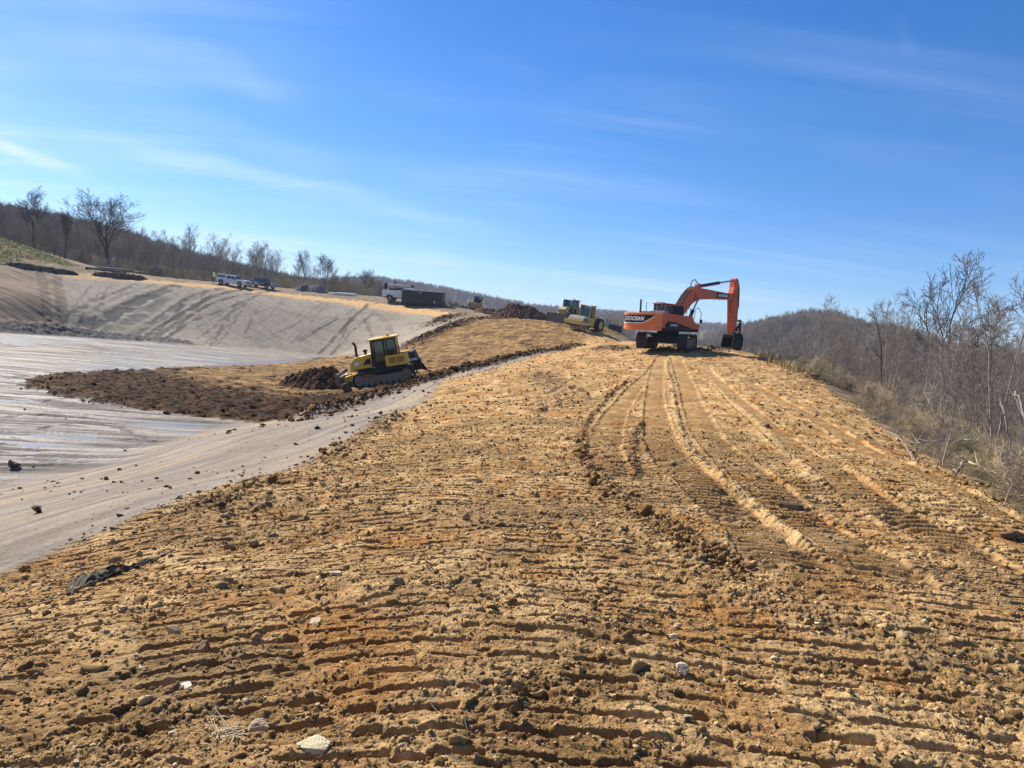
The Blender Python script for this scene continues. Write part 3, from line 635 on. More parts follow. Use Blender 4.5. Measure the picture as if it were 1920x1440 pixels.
# ------------------------------------------------------------ bare trees
def _perp(d):
    a = np.array([0, 0, 1.0]) if abs(d[2]) < .9 else np.array([1.0, 0, 0])
    u = np.cross(d, a); u /= np.linalg.norm(u); return u, np.cross(d, u)
def tubes(lines):
    """lines: (points, radii, sides) -> vertices and quads"""
    Vs, Fs, n0 = [], [], 0
    for P, r, k in lines:
        P = np.asarray(P, float); n = len(P); r = np.asarray(r, float)
        D = np.gradient(P, axis=0); D /= np.linalg.norm(D, axis=1)[:, None]+1e-9
        u, v = _perp(D[0]); a = np.arange(k)*2*np.pi/k
        ring = np.cos(a)[:, None]*u+np.sin(a)[:, None]*v
        V = P[:, None]+ring[None]*r[:, None, None]
        Vs.append(V.reshape(-1, 3))
        i = np.arange(n-1)[:, None]*k; j = np.arange(k)[None]; jn = (j+1) % k
        Fs.append(np.stack([i+j, i+jn, i+k+jn, i+k+j], -1).reshape(-1, 4)+n0); n0 += n*k
    return np.vstack(Vs), np.vstack(Fs)
def grow(seed, H=12.0, style='forest', levels=4, lean=0.0, rad=None, dens=1.0, twig=0.011):
    rnd = random.Random(seed); L = []
    r0 = rad or H*0.013
    def branch(p, d, ln, r, lev, rend):
        n = {0: 9, 1: 7, 2: 5, 3: 4}.get(lev, 3); P = [np.array(p)]; d = np.array(d)/np.linalg.norm(d); Rr = [r]; Dd = [d]
        wob = {0: .07, 1: .16, 2: .22}.get(lev, .28)
        for i in range(n-1):
            up = {0: .05, 1: .10, 2: .07}.get(lev, .04)
            d = d+np.array([rnd.gauss(0, wob), rnd.gauss(0, wob), rnd.gauss(0, wob*.6)+up]); d /= np.linalg.norm(d)
            P.append(P[-1]+d*ln/(n-1)); Rr.append(r+(rend-r)*(i+1)/(n-1)); Dd.append(d)
        L.append((P, Rr, {0: 8, 1: 5, 2: 4}.get(lev, 3), lev))
        if lev >= levels: return
        if lev == 0: cnt = int({'forest': 13, 'open': 11, 'sapling': 8, 'shrub': 5, 'snag': 4}[style]*dens); lo = {'forest': .42, 'open': .26, 'sapling': .2, 'shrub': .1, 'snag': .5}[style]
        else: cnt = int({1: 7, 2: 6, 3: 4}.get(lev, 3)*dens); lo = .22
        for c in range(cnt):
            t = lo+(1-lo)*(c+rnd.random())/cnt; q = t*(n-1); i = min(int(q), n-2); f = q-i
            pp = P[i]*(1-f)+P[i+1]*f; dd = Dd[i]; rr = Rr[i]*(1-f)+Rr[i+1]*f
            u, v = _perp(dd); a = rnd.random()*6.283
            ang = rnd.uniform(.45, .95) if style != 'open' else rnd.uniform(.35, .8)
            if lev == 0: ang *= (1.15-.5*t)
            nd = dd*math.cos(ang)+(u*math.cos(a)+v*math.sin(a))*math.sin(ang)
            if lev > 0 and nd[2] < -.15: nd[2] *= -.3
            if lev == 0: nl = H*{'forest': .30, 'open': .58, 'sapling': .28, 'shrub': .6, 'snag': .16}[style]*(1.1-.55*(t-lo)/(1-lo))*rnd.uniform(.75, 1.2)
            else: nl = ln*rnd.uniform(.35, .62)*(1.15-.5*t)
            r1 = max(rr*rnd.uniform(.42, .65), twig*.7)
            branch(pp, nd, nl, r1, lev+1, max(twig*.45, r1*.25))
    d0 = (lean, rnd.uniform(-.05, .05), 1)
    hh = {'forest': .92, 'open': .78, 'sapling': .95, 'shrub': .5, 'snag': .95}[style]
    branch((0, 0, -.4), d0, H*hh+.4, r0, 0, r0*.12 if style != 'open' else r0*.2)
    return L
def bark(name, a, b):
    m = bpy.data.materials.new(name); m.use_nodes = True; t = m.node_tree; t.nodes.clear(); L = t.links.new
    out = N(t, 'ShaderNodeOutputMaterial'); s = N(t, 'ShaderNodeBsdfPrincipled'); L(s.outputs[0], out.inputs[0]); s.inputs['Roughness'].default_value = .9
    s.inputs['Specular IOR Level'].default_value = .2
    tc = N(t, 'ShaderNodeTexCoord'); oi = N(t, 'ShaderNodeObjectInfo')
    n = N(t, 'ShaderNodeTexNoise'); n.inputs['Scale'].default_value = 3; n.inputs['Detail'].default_value = 5; L(tc.outputs['Object'], n.inputs['Vector'])
    ad = N(t, 'ShaderNodeMath', operation='ADD'); L(n.outputs[0], ad.inputs[0])
    ml = N(t, 'ShaderNodeMath', operation='MULTIPLY_ADD'); L(oi.outputs['Random'], ml.inputs[0]); ml.inputs[1].default_value = .7; ml.inputs[2].default_value = -.35; L(ml.outputs[0], ad.inputs[1])
    mr = N(t, 'ShaderNodeMapRange'); mr.inputs['From Min'].default_value = .3; mr.inputs['From Max'].default_value = .75; L(ad.outputs[0], mr.inputs[0])
    mx = N(t, 'ShaderNodeMix', data_type='RGBA'); L(mr.outputs[0], mx.inputs[0]); mx.inputs[6].default_value = (*a, 1); mx.inputs[7].default_value = (*b, 1)
    L(mx.outputs[2], s.inputs['Base Color']); return m
BARK = bark('grey_bark', (.08, .065, .055), (.19, .16, .135)); BARKD = bark('dark_bark', (.030, .024, .020), (.065, .052, .042))
TWIG = bark('twig_bark', (.17, .135, .11), (.30, .25, .205)); PALE = bark('pale_bark', (.21, .175, .14), (.40, .35, .28))
STEM = bark('dry_stems', (.36, .27, .16), (.56, .44, .28)); OLIVE = bark('olive_twigs', (.24, .21, .11), (.38, .33, .19))
FARTW = bark('far_twigs', (.15, .115, .085), (.26, .205, .155))
def split_tree(L, cut=1):
    a = [(P, r, k) for P, r, k, l in L if l < cut]; b = [(P, r, k) for P, r, k, l in L if l >= cut]
    return tubes(a), tubes(b)
def tree_proto(seed, m1=BARK, m2=TWIG, **kw):
    (V1, F1), (V2, F2) = split_tree(grow(seed, **kw))
    me1 = npmesh('trunk', V1, F1, [m1], smooth=True, link=False).data; me2 = npmesh('crown', V2, F2, [m2], link=False).data
    return me1, me2, float(np.percentile(V2[:, 2], 99.7))
def plant_tree(proto, x, y, top_z, label, group=None, rz=0, cat='tree', name='bare_tree', wide=1.0, z=None):
    me1, me2, H = proto; g = gh(x, y) if z is None else z
    s = max((top_z-g)/H, .15)
    o = empty(name, (x, y, g-.05), (0, 0, rz)); o.scale = (s*wide, s*wide, s)
    for nm, me in (('trunk', me1), ('crown', me2)):
        c = bpy.data.objects.new(nm, me); C.objects.link(c); c.parent = o
    return tag(o, label, cat, group)
FOREST = [tree_proto(100+i, H=12, style='forest', levels=4, lean=random.Random(i).uniform(-.08, .08)) for i in range(5)]
FORESTL = [tree_proto(140+i, H=11, style='forest', levels=3, lean=random.Random(i).uniform(-.1, .1), dens=1.15, twig=.016) for i in range(6)]
FORESTP = tree_proto(170, m1=PALE, m2=TWIG, H=12, style='forest', levels=4, lean=.06)
OPEN = [tree_proto(200+i, m1=BARKD, m2=BARKD, H=14, style='open', levels=4, dens=1.2, twig=.028, rad=.27) for i in range(3)]
FAN = tree_proto(221, m1=BARKD, m2=BARKD, H=15, style='open', levels=4, dens=1.0, twig=.022, rad=.40)
SNAG = [tree_proto(230+i, m1=PALE if i else BARK, m2=BARK, H=9, style='snag', levels=3, rad=.14) for i in range(2)]
SAPL = [tree_proto(260+i, m1=TWIG, m2=TWIG, H=5, style='sapling', levels=3, rad=.035, twig=.008) for i in range(3)]
def at(u, v, Y): q = px(u, v, Y); return float(q[0]), float(q[1]), float(q[2])
rt = random.Random(5)
# -- tall trees that stand out
for (u, vt, vb, Y, proto, wide, lab) in (
    (213, 362, 492, 150, OPEN[0], 1.35, 'tall spreading bare tree rising highest above the wood behind the culvert pipe'),
    (72, 350, 460, 155, OPEN[1], 1.1, 'broad bare tree with several dark limbs above the grassy bank'),
    (128, 392, 478, 152, OPEN[2], .6, 'narrow dark bare tree just right of the broad tree above the grassy bank'),
    (368, 417, 508, 158, FOREST[0], 1.0, 'slim bare tree with fine round crown, left of the parked white pickup'),
    (404, 430, 512, 156, SNAG[0], 1.1, 'thin dark bare tree standing right above the person in the safety vest'),
    (305, 430, 500, 160, SNAG[1], 1.0, 'straight bare tree with short stubby branches between the spreading tree and pickup'),
    (494, 455, 528, 158, FOREST[1], 1.0, 'bare tree rising directly behind the dark pickup'),
    (560, 464, 538, 160, FOREST[2], .95, 'bare tree with reddish grey crown behind the grey gravel heaps'),
    (613, 476, 548, 150, OPEN[2], .85, 'spreading bare tree at the open end of the wood, near the service truck'),
    (690, 503, 566, 160, OPEN[0], .8, 'low wide bare tree behind the white service truck'),
    (1812, 468, 0, 60, FAN, 1.0, 'tallest bare tree in the wood right of the embankment, forked trunk and wide crown'),
    (1680, 575, 0, 40, SNAG[0], .8, 'dark crooked snag with few branches left of the white-barked tree'),
    (1752, 580, 0, 38, SNAG[1], .8, 'pale white-barked broken tree between the dark snag and the tallest tree'),
    (1708, 560, 0, 75, FOREST[3], .9, 'slender bare tree with pale green-grey crown behind the dark snag'),
    (1905, 560, 0, 34, FOREST[4], .9, 'bare tree with dense crossing branches, rightmost in the photo'),
    (1322, 625, 0, 75, SNAG[1], .5, 'small dead pale tree seen between the excavator tracks and its bucket')):
    x, y, zt = at(u, vt, Y); plant_tree(proto, x, y, zt, lab, 'bare trees that stand out', rt.random()*6.28, wide=wide)
# -- the dense wood behind the bench, and the wood falling away beyond the crest
for i in range(150):
    u = rt.uniform(-90, 700); Y = rt.uniform(146, 186)
    hor = 640+(u-960)*.105; top = 405+u*.145+rt.uniform(-28, 45)+max(0, u-560)*.16
    x, y, zt = at(u, top, Y); g = gh(x, y)
    if zt-g < 3.6: continue
    plant_tree(rt.choice(FORESTL[:3]+FOREST), x, y, zt, 'slender bare grey tree in the dense wood beyond the bench with parked trucks', 'wood behind the parked trucks', rt.random()*6.28, wide=rt.uniform(.75, 1.15))
env_u = [1330, 1400, 1480, 1560, 1640, 1700, 1800, 1900, 2050]; env_v = [655, 645, 642, 632, 610, 596, 610, 585, 575]
for i in range(150):
    u = rt.uniform(1380, 2010); Y = rt.uniform(34, 125) if u > 1600 else rt.uniform(70, 140)
    top = np.interp(u, env_u, env_v)+rt.uniform(-8, 75)+(32 if 1725 < u < 1905 else 0)
    x, y, zt = at(u, top, Y); g = gh(x, y)
    if x < 20: continue
    zt = min(zt, g+19); zt = max(zt, g+5)
    plant_tree(rt.choice(FOREST+[FORESTP] if Y < 80 else FORESTL+[FORESTP]), x, y, zt, 'bare grey-brown tree in the wood falling away right of the embankment', 'wood right of the embankment', rt.random()*6.28, wide=rt.uniform(.7, 1.1))
for i in range(260):
    u = rt.uniform(1430, 1960); Y = rt.uniform(13, 50)
    x, y, _ = at(u, 700, Y)
    if float(poly_sd(np.array([x]), np.array([y]), RIDGE)[0]) > -1.2: continue
    g = gh(x, y); plant_tree(rt.choice(SAPL), x, y, g+rt.uniform(2.5, 6), 'thin bare sapling in the brush beside the embankment', 'saplings in the brush', rt.random()*6.28, name='sapling', cat='sapling')

# -- scattered kinds nobody could count: one object each, instancing small meshes over points
def scatter(name, label, pts, rots, scales, protos, kind='stuff'):
    src = bpy.data.collections.new(name+'_source')
    for k, me in enumerate(protos): src.objects.link(bpy.data.objects.new('%s_piece' % name, me))
    me = bpy.data.meshes.new(name); me.vertices.add(len(pts)); me.vertices.foreach_set('co', np.asarray(pts, np.float32).ravel())
    a = me.attributes.new('rot', 'FLOAT_VECTOR', 'POINT'); a.data.foreach_set('vector', np.asarray(rots, np.float32).ravel())
    a = me.attributes.new('scl', 'FLOAT_VECTOR', 'POINT'); a.data.foreach_set('vector', np.asarray(scales, np.float32).ravel())
    o = bpy.data.objects.new(name, me); C.objects.link(o)
    ng = bpy.data.node_groups.new(name+'_nodes', 'GeometryNodeTree')
    ng.interface.new_socket('Geometry', in_out='INPUT', socket_type='NodeSocketGeometry'); ng.interface.new_socket('Geometry', in_out='OUTPUT', socket_type='NodeSocketGeometry')
    gi = ng.nodes.new('NodeGroupInput'); go = ng.nodes.new('NodeGroupOutput')
    ci = ng.nodes.new('GeometryNodeCollectionInfo'); ci.inputs[0].default_value = src; ci.inputs['Separate Children'].default_value = True; ci.inputs['Reset Children'].default_value = True
    ip = ng.nodes.new('GeometryNodeInstanceOnPoints'); ip.inputs['Pick Instance'].default_value = True
    def attr(nm):
        n = ng.nodes.new('GeometryNodeInputNamedAttribute'); n.data_type = 'FLOAT_VECTOR'; n.inputs['Name'].default_value = nm; return n.outputs[0]
    ng.links.new(gi.outputs[0], ip.inputs['Points']); ng.links.new(ci.outputs[0], ip.inputs['Instance'])
    e2r = ng.nodes.new('FunctionNodeEulerToRotation'); ng.links.new(attr('rot'), e2r.inputs[0]); ng.links.new(e2r.outputs[0], ip.inputs['Rotation'])
    ng.links.new(attr('scl'), ip.inputs['Scale']); ng.links.new(ip.outputs[0], go.inputs[0])
    md = o.modifiers.new('scatter', 'NODES'); md.node_group = ng
    return tag(o, label, None, None, kind)
def merged(seed, m, **kw):
    V, F = tubes([(P, r, k) for P, r, k, l in grow(seed, **kw)]); return npmesh('piece', V, F, [m], link=False).data
FARP = [merged(300+i, FARTW, H=12, style='forest' if i % 2 else 'open', levels=2, dens=1.5, twig=.07, rad=.17) for i in range(5)]
FARH = float(np.mean([max(v.co[2] for v in m_.vertices) for m_ in FARP]))
rs = np.random.RandomState(3)
pts = []
for hi, (az, zz, dist, start) in enumerate(_hills):
    a0, a1 = {0: (-46, -8), 1: (-26, 30), 2: (6, 34), 3: (20, 44)}[hi]
    r0, r1 = {0: (205, 640), 1: (380, 1500), 2: (150, 640), 3: (140, 460)}[hi]
    n = {0: 4200, 1: 9500, 2: 4200, 3: 2600}[hi]
    a = np.radians(rs.uniform(a0, a1, n)); r = np.sqrt(rs.uniform(r0**2, r1**2, n)); pts.append(np.c_[np.sin(a)*r, np.cos(a)*r])
pts = np.vstack(pts); keep = np.hypot(pts[:, 0], pts[:, 1]) > 150; pts = pts[keep]
z = H0(pts[:, 0], pts[:, 1]); room = skyline(pts[:, 0], pts[:, 1])-z; n = len(pts); sc = np.minimum(rs.uniform(.6, 1.1, n), room/FARH*rs.uniform(.75, 1.03, n)); k = sc*FARH > 3.5; pts, z, sc, n = pts[k], z[k], sc[k], int(k.sum())
scatter('hillside_forest', 'bare grey-brown forest covering the far hills behind the site', np.c_[pts, z-.5], np.c_[np.zeros(n), np.zeros(n), rs.uniform(0, 6.28, n)], np.c_[np.maximum(sc, .6), np.maximum(sc, .6), sc], FARP)
# brush beyond the crest
BR = [merged(400+i, [STEM, OLIVE, TWIG, STEM, PALE][i], H=1.6, style='shrub', levels=3, dens=1.6, twig=.005, rad=.014) for i in range(5)]
P_, S_ = [], []
for i in range(6800):
    u = rt.uniform(1380, 2050); Y = 11*math.exp(rt.random()*math.log(11)) if u > 1600 else rt.uniform(40, 110)
    x, y, _ = at(u, 760, Y); d = float(poly_sd(np.array([x]), np.array([y]), RIDGE)[0])
    if d > -.25 or d < -45: continue
    P_.append((x, y)); S_.append(rt.uniform(.4, .95)*(1 if d > -3 else 1.6)*(1 if d < -1 else .5))
for i in range(900):
    x, y = rt.uniform(6, 18), rt.uniform(-4, 13); d = float(poly_sd(np.array([x]), np.array([y]), RIDGE)[0])
    if d < -.3: P_.append((x, y)); S_.append(rt.uniform(.4, 1.2))
P_ = np.array(P_); S_ = np.array(S_); n = len(P_)
scatter('undergrowth', 'tangled tan and olive brush on the slope beyond the embankment edge', np.c_[P_, gh(P_[:, 0], P_[:, 1])-.05], np.c_[rs.uniform(-.3, .3, n), rs.uniform(-.3, .3, n), rs.uniform(0, 6.28, n)], np.c_[S_, S_, S_], BR)
# brush at the foot of the left wood
P_ = []
for i in range(1500):
    x, y, _ = at(rt.uniform(130, 700), 520, rt.uniform(143, 215)); P_.append((x, y))
P_ = np.array(P_); n = len(P_); S_ = rs.uniform(.8, 2.2, n)
scatter('thicket', 'low grey brush along the foot of the wood behind the parked trucks', np.c_[P_, gh(P_[:, 0], P_[:, 1])-.05], np.c_[np.zeros(n), np.zeros(n), rs.uniform(0, 6.28, n)], np.c_[S_, S_, S_], [BR[1], BR[2]])

# ------------------------------------------------------------ mesh builder for machines
class MB:
    def __init__(s): s.v = []; s.f = []
    def add(s, V, F):
        n = len(s.v); s.v += [tuple(p) for p in V]; s.f += [tuple(i+n for i in f) for f in F]; return s
    def box(s, x0, x1, y0, y1, z0, z1, rot=None, piv=None):
        V = [(x, y, z) for x in (x0, x1) for y in (y0, y1) for z in (z0, z1)]
        if rot is not None:
            p = Vector(piv or ((x0+x1)/2, (y0+y1)/2, (z0+z1)/2)); V = [tuple(rot @ (Vector(v)-p)+p) for v in V]
        return s.add(V, [(0, 1, 3, 2), (4, 6, 7, 5), (0, 4, 5, 1), (2, 3, 7, 6), (0, 2, 6, 4), (1, 5, 7, 3)])
    def prism(s, prof, y0, y1, ax='y'):
        """closed outline in x,z pushed from y0 to y1 (ax='x': outline in y,z; ax='z': outline in x,y)"""
        n = len(prof); V = []
        for y in (y0, y1):
            for a, b in prof: V.append({'y': (a, y, b), 'x': (y, a, b), 'z': (a, b, y)}[ax])
        return s.add(V, [tuple(range(n)), tuple(range(2*n-1, n-1, -1))]+[(i, i+n, (i+1) % n+n, (i+1) % n) for i in range(n)])
    def bar(s, p, q, r, r2=None, k=8):
        p, q = np.array(p, float), np.array(q, float); d = q-p; d = d/(np.linalg.norm(d)+1e-9); u, v = _perp(d); r2 = r if r2 is None else r2; V = []
        for c, rr in ((p, r), (q, r2)):
            for i in range(k):
                a = 2*math.pi*i/k; V.append(tuple(c+rr*(u*math.cos(a)+v*math.sin(a))))
        return s.add(V, [tuple(range(k-1, -1, -1)), tuple(range(k, 2*k))]+[(i, (i+1) % k, (i+1) % k+k, i+k) for i in range(k)])
    def pipe(s, pts, r, k=6):
        for a, b in zip(pts[:-1], pts[1:]): s.bar(a, b, r, k=k)
        return s
    def beam(s, pts, y0, y1):
        """box girder: list of (x, z_low, z_high) stations"""
        top = [(x, zh) for x, zl, zh in pts]; bot = [(x, zl) for x, zl, zh in pts][::-1]
        return s.prism(top+bot, y0, y1)
    def build(s, name, m, parent=None, bevel=0.0, smooth=False, loc=None):
        me = bpy.data.meshes.new(name); me.from_pydata([tuple(map(float, p)) for p in s.v], [], s.f); me.validate()
        bm = bmesh.new(); bm.from_mesh(me); bmesh.ops.recalc_face_normals(bm, faces=bm.faces)
        if bevel:
            es = [e for e in bm.edges if len(e.link_faces) == 2 and e.calc_face_angle(0) > .6]
            bmesh.ops.bevel(bm, geom=es, offset=bevel, segments=2, affect='EDGES', profile=.6, clamp_overlap=True)
        bm.to_mesh(me); bm.free()
        me.materials.append(m)
        if smooth:
            for p in me.polygons: p.use_smooth = True
        o = bpy.data.objects.new(name, me); C.objects.link(o)
        if parent is not None: o.parent = parent
        if loc is not None: o.location = loc
        return o
def text_mesh(name, body, size, m, parent, M, bold=0.0, shear=0.0, ext=0.004, sx=1.0):
    cu = bpy.data.curves.new(name, 'FONT'); cu.body = body; cu.size = size; cu.extrude = ext; cu.offset = bold; cu.shear = shear; cu.align_x = 'CENTER'; cu.align_y = 'CENTER'; cu.resolution_u = 3
    t = bpy.data.objects.new(name+'_tmp', cu); C.objects.link(t); bpy.context.view_layer.update()
    dg = bpy.context.evaluated_depsgraph_get(); me = bpy.data.meshes.new_from_object(t.evaluated_get(dg)); bpy.data.objects.remove(t)
    me.transform(Matrix.Diagonal((sx, 1, 1, 1))); me.transform(M); me.materials.clear(); me.materials.append(m)
    o = bpy.data.objects.new(name, me); C.objects.link(o); o.parent = parent; return o
def face_right(x, y, z, tilt=0): # lettering on a machine's right side (faces -y), reading toward +x
    return Matrix.Translation((x, y, z)) @ Matrix.Rotation(-tilt, 4, 'Y') @ Matrix.Rotation(R(90), 4, 'X')
def face_left(x, y, z):
    return Matrix.Translation((x, y, z)) @ Matrix.Rotation(R(180), 4, 'Z') @ Matrix.Rotation(R(90), 4, 'X')
def face_back(x, y, z):  # on the rear (faces -x), reading toward -y
    return Matrix.Translation((x, y, z)) @ Matrix.Rotation(R(-90), 4, 'Z') @ Matrix.Rotation(R(90), 4, 'X')
def heading(az): return R(90-az)           # compass-like azimuth from +Y to Blender z rotation of a +X-facing machine
def ground_rot(x, y, az, base=3.0, wid=2.0):
    """rotation that rests a +X-facing machine on the smooth slope"""
    a = R(az); f = Vector((math.sin(a), math.cos(a))); l = Vector((-f.y, f.x)); z = lambda v: float(H0(np.array([x+v.x]), np.array([y+v.y]))[0])
    fx = Vector((f.x*base, f.y*base, z(f*base/2)-z(-f*base/2))).normalized(); ly = Vector((l.x*wid, l.y*wid, z(l*wid/2)-z(-l*wid/2))).normalized()
    up = fx.cross(ly).normalized(); ly = up.cross(fx)
    return Matrix((fx, ly, up)).transposed().to_4x4()
def place(o, x, y, az, dz=0.0, base=3.0, wid=2.0, flat=0.0):
    z = float(H0(np.array([x]), np.array([y]))[0])
    M = ground_rot(x, y, az, base, wid)
    if flat: q = M.to_quaternion().slerp(Matrix.Rotation(heading(az), 4, 'Z').to_quaternion(), flat); M = q.to_matrix().to_4x4()
    o.matrix_world = Matrix.Translation((x, y, z+dz)) @ M; return o
ORANGE = mat('orange_paint', (.56, .095, .022), .42, dirt=.32, dirtcol=(.42, .22, .09), spec=.35, var=.16, coat=.0); CWT = mat('counterweight_orange', (.66, .17, .035), .45, dirt=.25, coat=.2)
YELLOW = mat('yellow_paint', (.76, .44, .025), .42, dirt=.22, coat=.15); TANY = mat('pale_yellow_paint', (.66, .46, .12), .5, dirt=.18)
BLACK = mat('black_paint', (.012, .012, .012), .65, dirt=.22, dirtcol=(.09, .06, .035), spec=.25); STEEL = mat('worn_steel', (.16, .14, .12), .5, .6, dirt=.5)
TRACKM = mat('track_steel', (.035, .030, .027), .7, .3, dirt=.38, dirtcol=(.10, .065, .035)); RUB = mat('tyre_rubber', (.018, .018, .018), .85, dirt=.3, dirtcol=(.12, .085, .05))
MUDDY = mat('mud_caked_steel', (.19, .14, .10), .9, dirt=.5, dirtcol=(.24, .16, .09)); GLASS = mat('cab_glass', (.02, .03, .04), .06, spec=.9, var=.05)
WHITE = mat('white_paint', (.62, .63, .64), .3, coat=.5, var=.04, dirt=.06, dirtcol=(.36, .30, .22)); CHROME = mat('chrome', (.65, .65, .65), .15, 1.0); NAVY = mat('dark_blue_paint', (.012, .018, .035), .2, coat=.8, var=.05)
GREY = mat('grey_metal', (.26, .26, .26), .5, .3); WLET = mat('white_lettering', (.78, .78, .78), .5, var=.03); GREEN = mat('dark_green_paint', (.004, .018, .015), .5, dirt=.15, dirtcol=(.08, .06, .04))
RED = mat('red_lens', (.5, .02, .02), .3); CYL = mat('cylinder_black', (.02, .02, .022), .35); RODM = mat('chromed_rod', (.38, .38, .38), .4, .8); AMBER = mat('amber_lens', (.7, .4, .03), .3)
def track_unit(root, L_, h, w, y, name='track', m=TRACKM, sprm=YELLOW, rise=0.0, pitch=.19, rear_r=None):
    """endless track: shoes around an oval, frame, idler and sprocket as sub-parts"""
    r = h/2; a = L_/2-r; path = []
    n = 90; per = 2*(2*a)+2*math.pi*r
    def pt(s_):
        s_ %= per
        if s_ < 2*a: return (-a+s_, 2*r, 0)                         # top, going forward
        s_ -= 2*a
        if s_ < math.pi*r: t = s_/r; return (a+r*math.sin(t), r+r*math.cos(t), t)
        s_ -= math.pi*r
        if s_ < 2*a: return (a-s_, 0, math.pi)
        s_ -= 2*a; t = s_/r; return (-a-r*math.sin(t), r-r*math.cos(t), math.pi+t)
    mb = MB(); k = int(per/pitch)
    for i in range(k):
        px_, pz, t = pt(i*per/k)
        c, s_ = math.cos(t), math.sin(t); hx = per/k*.47
        def P(u, v): # u along, v outward
            return (px_+u*c+v*s_, pz-u*s_+v*c)
        prof = [P(-hx, -.05), P(hx, -.05), P(hx, .0), P(.02, .0), P(.015, .055), P(-.015, .055), P(-.02, .0), P(-hx, .0)]
        mb.prism(prof, y-w/2, y+w/2)
    t = mb.build(name, m, root)
    f = MB(); f.box(-a, a, y-w*.33, y+w*.33, r*.45, r*1.35)
    for i in range(7): f.bar((-a+.35+i*(2*a-.7)/6, y-w*.38, .20), (-a+.35+i*(2*a-.7)/6, y+w*.38, .20), .15, k=12)
    f.build('track_frame', MUDDY, t)
    for nm, cx in (('sprocket', -a), ('idler', a)):
        s = MB(); s.bar((cx, y-w*.40, r), (cx, y+w*.40, r), r*.72, k=18); s.bar((cx, y-w*.46, r), (cx, y+w*.46, r), r*.35, k=12); s.build(nm, sprm, t)
    return t

